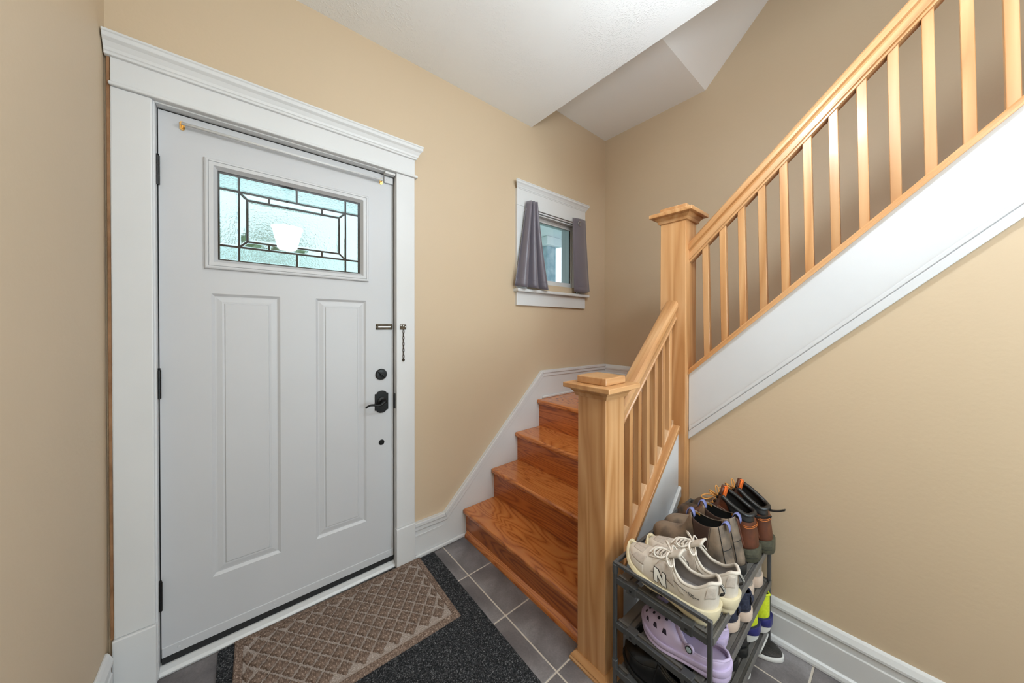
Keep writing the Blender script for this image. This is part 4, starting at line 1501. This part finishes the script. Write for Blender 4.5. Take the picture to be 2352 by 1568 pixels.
# ---------------------------------------------------------------- brown ankle boots
def chelsea(label, x, yh, yaw, side):
    o = thing('ankle_boot', label, 'boot', group='brown ankle boots on the top shelf', mw=place(x, yh, SHELF[0] + 0.001, 0, yaw))
    L = 0.302
    la = Last(L, [(0, .040), (.2, .042), (.45, .042), (.7, .053), (.85, .051), (1, .042)],
              [(0, .200), (.10, .192), (.26, .184), (.42, .192), (.50, .202), (.525, .180), (.56, .152), (.62, .130), (.72, .116), (.86, .106), (.95, .090), (1, .064)],
              [(0, 0), (.03, .016), (.12, .034), (.28, .037), (.42, .032), (.48, .018), (.51, 0), (1, 0)],
              [(0, .028), (.3, .022), (.6, .016), (1, .022)], side=side, toe=0.27, p=0.65, q=0.95, taper=0.30, tc=0.36)
    la.upper('ch_leather', 'blk_in', o, n=64, k=15)
    zt = curve([(0, .034), (.3, .028), (.6, .022), (1, .030)])
    zb = curve([(0, 0), (.28, 0), (.30, .008), (.42, .008), (.45, 0), (.8, 0), (1, .008)])
    la.sole('sole', 'black_sole', o, zb, zt, 0.004, bulge=0.001)
    la.insole('blk_in', o, 0.02)
    for sd in (-1, 1):
        la.patch('elastic_panel', 'ch_elastic', o, sd, lambda s: 0.310 - 0.165 * max(0, (s - 0.22)) ** 0.42 * 0.90, lambda s: 0.310 + 0.172 * max(0, (s - 0.22)) ** 0.40 * 0.95, 0.22, 1.0, 0.0016, n=12, k=14)
        # heel seam
        MB().tube([la.surf(0.055 + 0.012 * q / 8, 0.06 + 0.92 * q / 8, sd, 0.0012) for q in range(9)], 0.0013, 5).build('heel_seam', 'black_l', o)
        MB().tube([la.surf(0.0 + 0.06 * q / 8, 0.34, sd, 0.0012) for q in range(9)], 0.0010, 5).build('heel_seam', 'black_l', o)
        st_ = MB()
        st_.tube([la.surf(0.300 - 0.165 * max(0, (s - 0.22)) ** 0.42 * 0.85 - 0.012, s, sd, 0.0010) for s in [0.26 + 0.72 * q / 10 for q in range(11)]], 0.0007, 4)
        st_.tube([la.surf(0.300 + 0.172 * max(0, (s - 0.22)) ** 0.40 * 0.85 + 0.012, s, sd, 0.0010) for s in [0.26 + 0.60 * q / 10 for q in range(11)]], 0.0007, 4)
        st_.build('stitching', 'black_l', o)
    # tan inner patches
    for t0_, t1_ in ((0.01, 0.10), (0.43, 0.50)):
        for sd in (-1, 1):
            la.patch('lining_patch', 'tan_in', o, sd, const(t0_), const(t1_), 0.74, 0.995, -0.0052, n=8, k=6)
    # webbing pull tabs: loops over the rim, front and back
    for ty, dirn, zc in ((la.surf(0, 1, 1).y, -1, la.H(0.0)), (la.surf(0.50, 1, 1).y, 1, la.H(0.49))):
        rows = []
        for q in range(11):
            a = PI * q / 10
            rows.append([(la.cx(0.2) + wx, ty + dirn * (0.004 - 0.016 * math.cos(a)) * 0.9, zc - 0.018 + 0.030 * math.sin(a)) for wx in (-0.010, 0.010)])
        MB().grid(rows).build('pull_tab', 'lilac_tab', o, solid=0.002, smooth=True)
    return o


chelsea('worn brown ankle boot with elastic side beside the cream running shoes', 1.822, -1.455, 0.5, -1)
chelsea('worn brown ankle boot standing against the red brown work boots', 1.917, -1.462, 0.5, 1)


# ---------------------------------------------------------------- red brown work boots
def workboot(label, x, yh, yaw, side):
    o = thing('work_boot', label, 'boot', group='laced work boots on the top shelf', mw=place(x, yh, SHELF[0] + 0.001, 0, yaw))
    L = 0.310
    la = Last(L, [(0, .048), (.2, .050), (.45, .048), (.7, .058), (.86, .057), (1, .048)],
              [(0, .180), (.05, .178), (.13, .188), (.24, .206), (.34, .222), (.41, .230), (.44, .214), (.49, .180), (.57, .146), (.65, .126), (.75, .116), (.87, .110), (.95, .096), (1, .072)],
              [(0, 0), (.03, .024), (.10, .041), (.24, .045), (.34, .041), (.41, .028), (.43, 0), (1, 0)],
              [(0, .040), (.3, .032), (.6, .024), (1, .030)], side=side, toe=0.28, p=0.62, q=0.95, taper=0.20, tc=0.36, zref=0.24)
    la.upper('wb_leather', 'blk_in', o, n=66, k=16)
    zt = curve([(0, .052), (.3, .042), (.6, .032), (.85, .036), (1, .052)])
    zb = curve([(0, 0), (.28, 0), (.30, .010), (.42, .010), (.45, 0), (.8, 0), (1, .012)])
    la.sole('sole', 'wb_sole', o, zb, zt, 0.006, bulge=0.002)
    for zz_ in (0.018, 0.030):
        MB().tube([(la.cx(t) + sd_ * (la.W(t) * la.er(t) + 0.0065), t * (L + 0.012) - 0.006, zz_) for sd_, t in [(-1, 0.16 * (1 - q / 10)) for q in range(10)] + [(1, 0.16 * q / 10) for q in range(1, 11)]], 0.0012, 5).build('sole_groove', 'black_sole', o)
    la.insole('blk_in', o, 0.02)
    la.rim('padded_collar', 'wb_collar', o, 0.0090, 0.0, 0.37, dz=-0.004)
    for sd in (-1, 1):
        la.patch('collar_panel', 'wb_collar', o, sd, const(0.012), lambda s: 0.24 + 0.26 * (s - 0.5), 0.58, 0.99, 0.0035, n=12, k=8)
        la.patch('toe_cap', 'wb_toe', o, sd, lambda s: 0.775 - 0.05 * s, const(1.0), 0.0, 1.0, 0.0018, n=16, k=10)
        la.patch('quarter_panel', 'wb_leather', o, sd, lambda s: 0.10 + 0.12 * s, lambda s: 0.56 - 0.14 * s, 0.06, 0.55, 0.0016)
        MB().tube([la.surf(0.0 + 0.11 * q / 10, 0.47, sd, 0.0025) for q in range(11)], 0.0010, 5).build('stitching', 'stitch', o)
        MB().tube([la.surf(0.0 + 0.11 * q / 10, 0.435, sd, 0.0025) for q in range(11)], 0.0010, 5).build('stitching', 'stitch', o)
        # hooks
        for t, s in ((0.40, 0.92), (0.425, 0.88), (0.45, 0.86), (0.48, 0.86)):
            pc = la.surf(t, s, sd, 0.003)
            MB().lathe([(0.002, -0.004), (0.0048, -0.002), (0.0048, 0.002), (0.002, 0.004)], 8, pc, axis=0).build('lace_hook', 'blackmetal', o)
    # tongue with orange felt inside
    rows, rows2 = [], []
    for i in range(8):
        u = i / 7
        y = 0.465 * L - 0.020 * u
        z = 0.172 + 0.082 * u
        wv = 0.030 * math.sqrt(max(0.02, 1 - max(0, (u - 0.62) / 0.40) ** 2))
        rows.append([(la.cx(0.4) + wv * a, y - 0.012 * abs(a) ** 2 + 0.004, z) for a in (-1, -.66, -.33, 0, .33, .66, 1)])
        rows2.append([(la.cx(0.4) + wv * 0.86 * a, y - 0.012 * abs(a) ** 2 - 0.0045, z - 0.002) for a in (-1, -.66, -.33, 0, .33, .66, 1)])
    tg = MB().grid(rows).build('tongue', 'wb_leather', o, smooth=True, solid=0.005)
    MB().grid(rows2).build('tongue_felt', 'wb_tongue', tg, smooth=True, solid=0.002)
    rw = []
    for i in range(4):
        z = 0.205 + 0.018 * i / 3
        rw.append([(la.cx(0.4) + 0.013 * a, 0.465 * L - 0.020 * ((z - .172) / .082) - 0.012 * (0.5 * abs(a)) ** 2 - 0.0078, z) for a in (-1, 0, 1)])
    MB().grid(rw).build('size_label', 'black_l', tg)
    rw = [[(p[0], p[1] - 0.0004, p[2]) for p in r] for r in rw[1:3]]
    MB().grid([[((p[0] - la.cx(0.4)) * 0.7 + la.cx(0.4), p[1], p[2]) for p in r] for r in rw]).build('label_print', 'white_l', tg)
    # laces
    for i, t in enumerate((0.43, 0.465, 0.50, 0.54, 0.58)):
        pts = []
        for q in range(11):
            u = -1 + 2 * q / 10
            sd = -1 if u < 0 else 1
            pts.append(la.surf(t + 0.012 * u, 1 - 0.20 * abs(u), sd, 0.006))
        MB().tube(pts, 0.0026, 6).build('lace', 'wb_lace', o, smooth=True)
    ky, kz, kc = 0.47 * L, la.H(0.47) + 0.010, la.cx(0.47)
    for sd, dy, dz in ((-1, 0.010, 0.02), (1, 0.012, 0.02), (-1, 0.045, -0.012), (1, 0.040, -0.012)):
        pts = [(kc + sd * 0.042 * math.sin(PI * q / 12), ky + dy * math.sin(PI * q / 12) + 0.006 * math.sin(2 * PI * q / 12), kz + dz * math.sin(PI * q / 12) + 0.007 * math.sin(2 * PI * q / 12)) for q in range(13)]
        MB().tube(pts, 0.0026, 6).build('bow_loop', 'wb_lace', o, smooth=True)
    # heel pull loop
    rows = []
    for q in range(9):
        u = q / 8
        rows.append([(la.cx(0) + wx, la.surf(0, 0.9, 1).y - 0.002 - 0.050 * u, 0.168 + 0.022 * u - 0.004 * math.sin(u * PI)) for wx in (-0.007, 0.007)])
    MB().grid(rows).build('pull_loop', 'wb_collar', o, solid=0.005, bevel=0.001)
    return o


workboot('red brown laced work boot next to the brown ankle boots', 2.034, -1.476, 0.5, -1)
workboot('red brown laced work boot nearest the beige stair wall', 2.146, -1.500, 0.5, 1)


# ---------------------------------------------------------------- lilac clogs
def clog(label, x, yh, z, pitch, yaw, side):
    o = thing('foam_clog', label, 'clog', group='lilac clogs on the middle shelf', mw=place(x, yh, z, pitch, yaw))
    L = 0.272
    la = Last(L, [(0, .043), (.2, .045), (.42, .050), (.68, .063), (.84, .062), (1, .052)],
              [(0, .064), (.08, .062), (.2, .054), (.34, .052), (.44, .060), (.52, .078), (.58, .090), (.66, .096), (.76, .092), (.88, .078), (.96, .064), (1, .050)],
              [(0, 0), (.04, .022), (.14, .035), (.32, .039), (.42, .036), (.50, .026), (.545, .010), (.56, 0), (1, 0)],
              [(0, .030), (.4, .024), (.7, .022), (1, .028)], side=side, toe=0.32, p=0.62, q=0.62)
    la.upper('lilac', 'lilac', o, n=60, k=14, thick=0.005)
    zt = curve([(0, .044), (.4, .034), (.7, .032), (1, .046)])
    zm = curve([(0, .022), (.4, .016), (.7, .014), (1, .026)])
    zb = curve([(0, .004), (.1, 0), (.36, .004), (.5, .002), (.85, 0), (1, .012)])
    la.sole('footbed_rim', 'lilac', o, zm, zt, 0.005, bulge=0.002)
    la.sole('outsole', 'lilac', o, zb, zm, 0.003, bulge=0.003)
    la.insole('lilac', o, 0.012)
    la.rim('collar_lip', 'lilac', o, 0.004, 0.0, 0.55)
    # round vents on the top of the vamp
    for t, s, sds in ((0.88, 0.86, (-1, 1)), (0.80, 0.98, (-1,)), (0.80, 0.74, (-1, 1)), (0.72, 0.90, (-1, 1)), (0.72, 0.66, (-1, 1)), (0.64, 0.98, (-1,)), (0.64, 0.78, (-1, 1)), (0.91, 0.62, (-1, 1))):
        for sd in sds:
            p = la.surf(t, s, sd, 0.0005)
            n = (la.surf(t, s, sd, 0.004) - la.surf(t, s, sd, 0.0005)).normalized()
            MB().lathe([(0.0042, -0.001), (0.0052, 0.0004), (0.0046, 0.0006)], 12).build('vent_hole', 'hole', o, mw=frame_z(p, n, (1, 0.1, 0)))
    # wedge vents low on the sides
    for sd in (-1, 1):
        for t in (0.60, 0.72, 0.84):
            la.patch('side_vent', 'hole', o, sd, lambda s, t=t: t + 0.10 * (s - 0.3), lambda s, t=t: t + 0.048 - 0.04 * (s - 0.3), 0.26, 0.42, 0.0006, n=6, k=4)
    # pivoting strap folded over the vamp, with a round rivet each side
    for sd in (-1, 1):
        p = la.surf(0.36, 0.92, sd, 0.004)
        r_ = MB().lathe([(0.013, -0.005), (0.014, 0.0), (0.013, 0.004), (0.010, 0.005)], 20).build('strap_boss', 'lilac', o, mw=frame_z(p, (sd, 0, 0.1), (0, 1, 0)))
        MB().lathe([(0.0105, 0.005), (0.0105, 0.0065), (0.009, 0.007)], 20).build('rivet_ring', 'black_l', o, mw=frame_z(p, (sd, 0, 0.1), (0, 1, 0)))
        MB().lathe([(0.0078, 0.007), (0.0070, 0.0078)], 20).build('rivet_face', 'ff_blue', o, mw=frame_z(p, (sd, 0, 0.1), (0, 1, 0)))
    pts = []
    for q in range(21):
        u = q / 20
        sd = -1 if u < 0.5 else 1
        v = abs(u - 0.5) * 2
        t = 0.36 + 0.215 * (1 - v ** 1.6)
        s = 0.92 + 0.08 * (1 - v)
        pts.append((la.surf(t, min(1, s), sd, 0.007), v))
    rows = [[p + Vector((0, 0.009, -0.002)), p + Vector((0, -0.009, 0.003))] for p, v in pts]
    MB().grid(rows).build('heel_strap', 'lilac', o, smooth=True, solid=0.004)
    return o


clog('lilac foam clog with round rivet nearest the left end of the rack', 1.610, -1.500, SHELF[1] + 0.002, 0.0, 1.0, -1)
clog('lilac foam clog tucked behind the nearer lilac clog', 1.728, -1.456, SHELF[1] + 0.002, 4.0, 1.0, 1)


# ---------------------------------------------------------------- low shoes (two kinds on the middle shelf, one below)
def low_shoe(name, label, cat, grp, x, yh, z, yaw, side, up_m, in_m, sole_m, L=0.285, Hh=0.088, tongue=None, sole_h=0.034, extra=None, pitch=0.0, rimr=0.004):
    o = thing(name, label, cat, group=grp, mw=place(x, yh, z, pitch, yaw))
    la = Last(L, [(0, .041), (.2, .042), (.45, .043), (.7, .052), (.86, .049), (1, .040)],
              [(0, Hh), (.08, Hh * .99), (.22, Hh * .84), (.38, Hh * .86), (.50, Hh * 1.02), (.56, Hh * 1.0), (.70, Hh * .86), (.88, Hh * .70), (1, Hh * .5)],
              [(0, 0), (.03, .016), (.12, .029), (.30, .031), (.42, .027), (.50, .014), (.53, 0), (1, 0)],
              [(0, sole_h * .8), (.4, sole_h * .65), (.8, sole_h * .6), (1, sole_h * .8)], side=side, toe=0.27, p=0.8, q=0.9)
    la.upper(up_m, in_m, o, n=44, k=11)
    zt = curve([(0, sole_h), (.4, sole_h * .85), (.8, sole_h * .8), (1, sole_h)])
    zb = curve([(0, .004), (.06, 0), (.8, 0), (1, .010)])
    la.sole('sole', sole_m, o, zb, zt, 0.004, bulge=0.002)
    la.insole(in_m, o, 0.008)
    la.rim('collar', up_m, o, rimr, 0.0, 0.50)
    if extra:
        extra(o, la)
    return o


def navy_extra(o, la):
    hz = la.H(0)
    rows = [[(la.cx(0) + wx, -0.002 - 0.006 * math.sin(PI * q / 8), hz - 0.004 - 0.034 * q / 8) for wx in (-0.009, 0.009)] for q in range(9)]
    MB().grid(rows).build('pull_tab', 'navy', o, solid=0.002)
    for sd in (-1, 1):
        la.patch('heel_panel', 'navy', o, sd, const(0.01), lambda s: 0.12, 0.1, 0.55, 0.0016, n=10, k=5)


GN = 'navy slip-on shoes on the middle shelf'
low_shoe('slip_on_shoe', 'navy knit slip-on shoe with pale sole beside the lilac clogs', 'shoe', GN, 1.826, -1.462, SHELF[1] + 0.001, 0.5, -1, 'navy', 'navy_in', 'pinkwhite', Hh=0.092, extra=navy_extra)
low_shoe('slip_on_shoe', 'navy knit slip-on shoe with open purple lining on the middle shelf', 'shoe', GN, 1.922, -1.480, SHELF[1] + 0.001, 0.5, 1, 'navy', 'navy_in', 'pinkwhite', Hh=0.096, extra=navy_extra)
GG = 'taupe canvas shoes on the middle shelf'
low_shoe('canvas_shoe', 'taupe canvas shoe with pale sole next to the navy slip-ons', 'shoe', GG, 2.045, -1.452, SHELF[1] + 0.001, 0.5, -1, 'greyknit', 'sn_in', 'pinkwhite', Hh=0.100, sole_h=0.044)
low_shoe('canvas_shoe', 'taupe canvas shoe with pale sole at the far end of the middle shelf', 'shoe', GG, 2.146, -1.462, SHELF[1] + 0.001, 0.5, 1, 'greyknit', 'sn_in', 'pinkwhite', Hh=0.100, sole_h=0.044)

GB = 'black leather shoes on the bottom shelf'


def boot_black(label, x, yh, yaw, side):
    o = thing('leather_boot', label, 'boot', group='black leather boots on the bottom shelf', mw=place(x, yh, SHELF[2] + 0.001, 0, yaw))
    L = 0.30
    la = Last(L, [(0, .036), (.2, .037), (.45, .037), (.7, .049), (.86, .046), (1, .036)],
              [(0, .152), (.10, .150), (.26, .144), (.38, .150), (.45, .156), (.50, .120), (.60, .096), (.75, .082), (.9, .070), (1, .05)],
              [(0, 0), (.03, .016), (.12, .030), (.28, .032), (.38, .028), (.44, .014), (.47, 0), (1, 0)],
              [(0, .026), (.3, .02), (.6, .014), (1, .02)], side=side, toe=0.3, p=0.75, q=1.0)
    la.upper('gloss_black', 'blk_in', o, n=50, k=12)
    la.sole('sole', 'black_sole', o, curve([(0, 0), (.28, 0), (.30, .010), (.42, .010), (.45, 0), (.8, 0), (1, .008)]), curve([(0, .032), (.3, .026), (.6, .018), (1, .026)]), 0.004)
    la.insole('blk_in', o, 0.02)
    for sd in (-1, 1):
        MB().tube([la.surf(0.05 + 0.01 * q / 8, 0.06 + 0.9 * q / 8, sd, 0.001) for q in range(9)], 0.0012, 5).build('heel_seam', 'black_sole', o)
    return o


def dress_extra(o, la):
    for sd in (-1, 1):
        MB().tube([la.surf(0.52 + 0.44 * q / 14, 0.52 - 0.1 * math.sin(PI * q / 14), sd, 0.0012) for q in range(15)], 0.0016, 5).build('apron_seam', 'black_sole', o)
        la.patch('side_panel', 'gloss_black', o, sd, lambda s: 0.16 + 0.1 * s, lambda s: 0.56 - 0.05 * s, 0.1, 0.7, 0.0016)


low_shoe('leather_shoe', 'polished black leather shoe nearest the left end on the bottom shelf', 'shoe', GB, 1.592, -1.462, SHELF[2] + 0.001, 0.0, -1, 'gloss_black', 'blk_in', 'black_sole', L=0.305, Hh=0.108, sole_h=0.026, extra=dress_extra)
low_shoe('leather_shoe', 'polished black leather shoe under the lilac clogs on the bottom shelf', 'shoe', GB, 1.700, -1.455, SHELF[2] + 0.001, 0.0, 1, 'gloss_black', 'blk_in', 'black_sole', L=0.305, Hh=0.108, sole_h=0.026, extra=dress_extra)
boot_black('black leather boot heel under the navy slip-on shoes', 1.858, -1.450, 0.5, -1)
boot_black('black leather boot heel next to the neon yellow shoes', 1.955, -1.460, 0.5, 1)


# ---------------------------------------------------------------- neon running shoes
def neon(label, x, yh, yaw, side, pitch=0.0):
    o = thing('trainer', label, 'shoe', group='neon yellow trainers on the bottom shelf', mw=place(x, yh, SHELF[2] + 0.001, pitch, yaw))
    L = 0.30
    la = Last(L, [(0, .032), (.2, .036), (.45, .038), (.7, .050), (.86, .047), (1, .038)],
              [(0, .156), (.06, .154), (.16, .134), (.32, .116), (.44, .120), (.52, .128), (.60, .116), (.75, .098), (.9, .080), (1, .06)],
              [(0, 0), (.03, .015), (.12, .027), (.30, .029), (.42, .025), (.48, .012), (.51, 0), (1, 0)],
              [(0, .050), (.3, .044), (.6, .034), (1, .036)], side=side, toe=0.27, p=0.8, q=1.0)
    la.upper('neon', 'blk_in', o, n=46, k=12)
    z2 = curve([(0, .072), (.08, .062), (.3, .052), (.6, .040), (1, .046)])
    z1 = curve([(0, .036), (.3, .030), (.6, .022), (1, .030)])
    z0_ = curve([(0, .014), (.08, 0), (.8, 0), (1, .014)])
    la.sole('midsole', 'royal', o, z1, z2, 0.009, bulge=0.003)
    la.sole('outsole', 'ff_white', o, z0_, z1, 0.003, bulge=0.0)
    la.insole('blk_in', o, 0.01)
    la.rim('collar', 'neon', o, 0.004, 0.0, 0.48)
    for sd in (-1, 1):
        la.patch('swoosh', 'black_l', o, sd, lambda s: 0.05 + 0.2 * (s - 0.5), lambda s: 0.30 + 0.3 * (s - 0.5), 0.52, 0.60, 0.0012, n=8, k=3)
    return o


neon('neon yellow trainer with blue midsole beside the black leather boots', 2.045, -1.470, 0.5, -1)
neon('neon yellow trainer with blue midsole nearest the wall on the bottom shelf', 2.138, -1.492, 0.5, 1)


# ---------------------------------------------------------------- flip-flops on the floor
def flipflop(label, x, yh, yaw, side, foot, L=0.285):
    o = thing('flip_flop', label, 'sandal', group='flip-flops on the floor under the rack', mw=place(x, yh, 0.0005, 0, yaw))
    la = Last(L, [(0, .039), (.2, .041), (.4, .040), (.7, .052), (.85, .050), (1, .040)], [(0, .03), (1, .03)], [(0, 0), (1, 0)], [(0, .02), (1, .02)], side=side, heel=0.17, toe=0.3, bend=0.004)
    la.sole('sole', 'ff_white', o, const(0.0), const(0.016), 0.003)
    la.sole('footbed', foot, o, const(0.0162), const(0.024), -0.001, bulge=0.0)
    for q in range(11):
        dx = -0.040 + 0.008 * q
        ys = [t / 60 for t in range(2, 59) if la.W(t / 60) * la.er(t / 60) - 0.006 > abs(dx)]
        if len(ys) < 3:
            continue
        MB().tube([(la.cx(t) + dx, t * L, 0.0242) for t in ys[::4] + [ys[-1]]], 0.0020, 5).build('footbed_rib', foot, o)
    rows = []
    for q in range(17):
        a = PI * q / 16
        t = 0.74 + 0.04 * math.sin(a)
        w = (la.W(t) * la.er(t) + 0.003)
        rows.append([(la.cx(t) - w * math.cos(a), (0.72 + 0.05 * math.sin(a) - d) * L, 0.016 + 0.048 * math.sin(a) ** 0.8) for d in (-0.06, -0.03, 0.0, 0.09)])
    MB().grid([r[:2] for r in rows]).build('strap_edge', 'ff_white', o, smooth=True, solid=0.004)
    MB().grid([r[1:] for r in rows]).build('strap', 'ff_blue', o, smooth=True, solid=0.004)
    return o


flipflop('flip-flop with charcoal ribbed footbed and pale blue strap by the baseboard', 2.146, -1.246, 182.0, 1, 'ff_foot')
flipflop('pale blue flip-flop heel showing under the shoe rack', 1.992, -1.182, 178.0, -1, 'ff_blue', L=0.28)
# ================================================================== CEILING LAMP (behind the viewer; mirrored in the door glass)
lp_ = thing('pendant_lamp', 'bell shaped frosted glass pendant lamp hanging in the entry', 'lamp', (0.866, -2.5, 2.2))
MT['lampglass'] = new_mat('glowing_frosted_glass', (0.9, 0.88, 0.82), 0.4)
bsdf(MT['lampglass']).inputs['Emission Color'].default_value = (0.85, 0.94, 1.0, 1)
bsdf(MT['lampglass']).inputs['Emission Strength'].default_value = LAMP_EMIT
MB().lathe([(0.030, 2.205), (0.075, 2.215), (0.092, 2.235), (0.112, 2.32), (0.135, 2.42), (0.150, 2.46), (0.146, 2.462), (0.10, 2.44), (0.06, 2.43)], 32, (0.866, -2.5, 0)).build('glass_shade', 'lampglass', lp_, smooth=True)
MB().tube([(0.866, -2.5, 2.43), (0.866, -2.5, 2.86)], 0.008, 10).build('stem', 'bronze', lp_)
MB().lathe([(0.06, 2.896), (0.058, 2.87), (0.02, 2.855)], 24, (0.866, -2.5, 0)).build('canopy', 'bronze', lp_)

# semi-flush globe lamp on the entry ceiling, above the top edge of the picture
MT['globeglass'] = new_mat('glowing_globe_glass', (0.9, 0.9, 0.9), 0.4)
bsdf(MT['globeglass']).inputs['Emission Color'].default_value = (0.82, 0.93, 1.0, 1)
bsdf(MT['globeglass']).inputs['Emission Strength'].default_value = GLOBE_EMIT
GX, GY, GZ = 1.53, -1.60, 2.44
g_ = thing('ceiling_lamp', 'frosted globe lamp on a short stem under the entry ceiling', 'lamp', (GX, GY, 2.9))
MB().lathe([(0.06, 2.897), (0.06, 2.885), (0.02, 2.875)], 24, (GX, GY, 0)).build('canopy', 'bronze', g_)
MB().tube([(GX, GY, 2.88), (GX, GY, GZ + 0.10)], 0.008, 10).build('stem', 'bronze', g_)
MB().lathe([(0.035, GZ + 0.118), (0.035, GZ + 0.098)], 20, (GX, GY, 0)).build('collar', 'bronze', g_)
MB().lathe([(0.108 * math.sin(a), GZ + 0.108 * math.cos(a)) for a in [0.32 + (PI - 0.33) * q / 16 for q in range(17)]], 28, (GX, GY, 0)).build('glass_globe', 'globeglass', g_, smooth=True)

# ================================================================== OUTSIDE THE HOUSE
MT['porch'] = noisy('porch_paint', (0.70, 0.76, 0.80), (0.75, 0.81, 0.85), 3, 0.6)
MT['porch_deck'] = noisy('porch_deck_boards', (0.45, 0.52, 0.52), (0.55, 0.62, 0.62), 6, 0.7)
MT['stone'] = noisy('bluish_column_stone', (0.22, 0.36, 0.46), (0.45, 0.58, 0.66), 9, 0.8, 0.4, 0.01, 14)
MT['lawn'] = noisy('lawn_green', (0.24, 0.42, 0.34), (0.36, 0.55, 0.46), 4, 0.9)
MT['leaf'] = noisy('tree_leaf', (0.05, 0.14, 0.06), (0.20, 0.34, 0.18), 5, 0.8)
struct(MB().box(-3, 8, 0.17, 2.1, -0.25, -0.02).build('floor', 'porch_deck'), 'grey porch deck outside the front door', 'floor')
struct(MB().box(-3, 8, 0.17, 2.0, 2.75, 2.9).build('ceiling', 'porch'), 'pale porch ceiling outside the front door', 'ceiling')
struct(MB().box(-30, 40, 2.1, 60, -0.9, -0.6).build('floor', 'lawn'), 'green front lawn beyond the porch', 'lawn')
for k, (x, lab) in enumerate(((4.22, 'bluish stone porch column seen through the small window'), (0.05, 'bluish stone porch column behind the left of the door glass'))):
    c_ = thing('porch_column', lab, 'column', (x, 1.8, -0.02), group='porch columns')
    MB().box(x - 0.10, x + 0.10, 1.70, 1.90, -0.02, 2.62).build('shaft', 'stone', c_, bevel=0.01)
    MB().box(x - 0.17, x + 0.17, 1.63, 1.97, 2.62, 2.75).build('capital', 'porch', c_, bevel=0.01)
for k, (x, y, h, lab) in enumerate(((1.2, 11.0, 4.0, 'round green street tree behind the middle of the door glass'), (-2.5, 12.0, 4.6, 'tall green street tree behind the left of the door glass'), (13.0, 12.0, 3.6, 'green street tree seen past the porch column'))):
    t_ = thing('street_tree', lab, 'tree', (x, y, -0.6), group='street trees')
    MB().tube([(x, y, -0.6), (x + .05, y, h * 0.3), (x, y, h * 0.5)], [0.16, 0.12, 0.09], 8).build('trunk', 'rawwood', t_, smooth=True)
    cr_ = MB()
    for q in range(420):
        a, b = rnd.random() * 2 * PI, math.acos(rnd.uniform(-1, 1))
        r = 1.25 * rnd.uniform(0.6, 1.05)
        px, py, pz = x + r * math.sin(b) * math.cos(a), y + r * math.sin(b) * math.sin(a), h * 0.55 + 1.0 + r * math.cos(b)
        s_ = rnd.uniform(0.10, 0.2)
        n1 = Vector((rnd.uniform(-1, 1), rnd.uniform(-1, 1), rnd.uniform(-1, 1))).normalized()
        u1 = n1.orthogonal().normalized()
        v1 = n1.cross(u1)
        P_ = Vector((px, py, pz))
        cr_.add([P_ - u1 * s_, P_ - v1 * s_ * .6, P_ + u1 * s_, P_ + v1 * s_ * .6], [(0, 1, 2, 3)])
    f_ = cr_.build('foliage', 'leaf', t_)
    f_['kind'] = 'stuff'
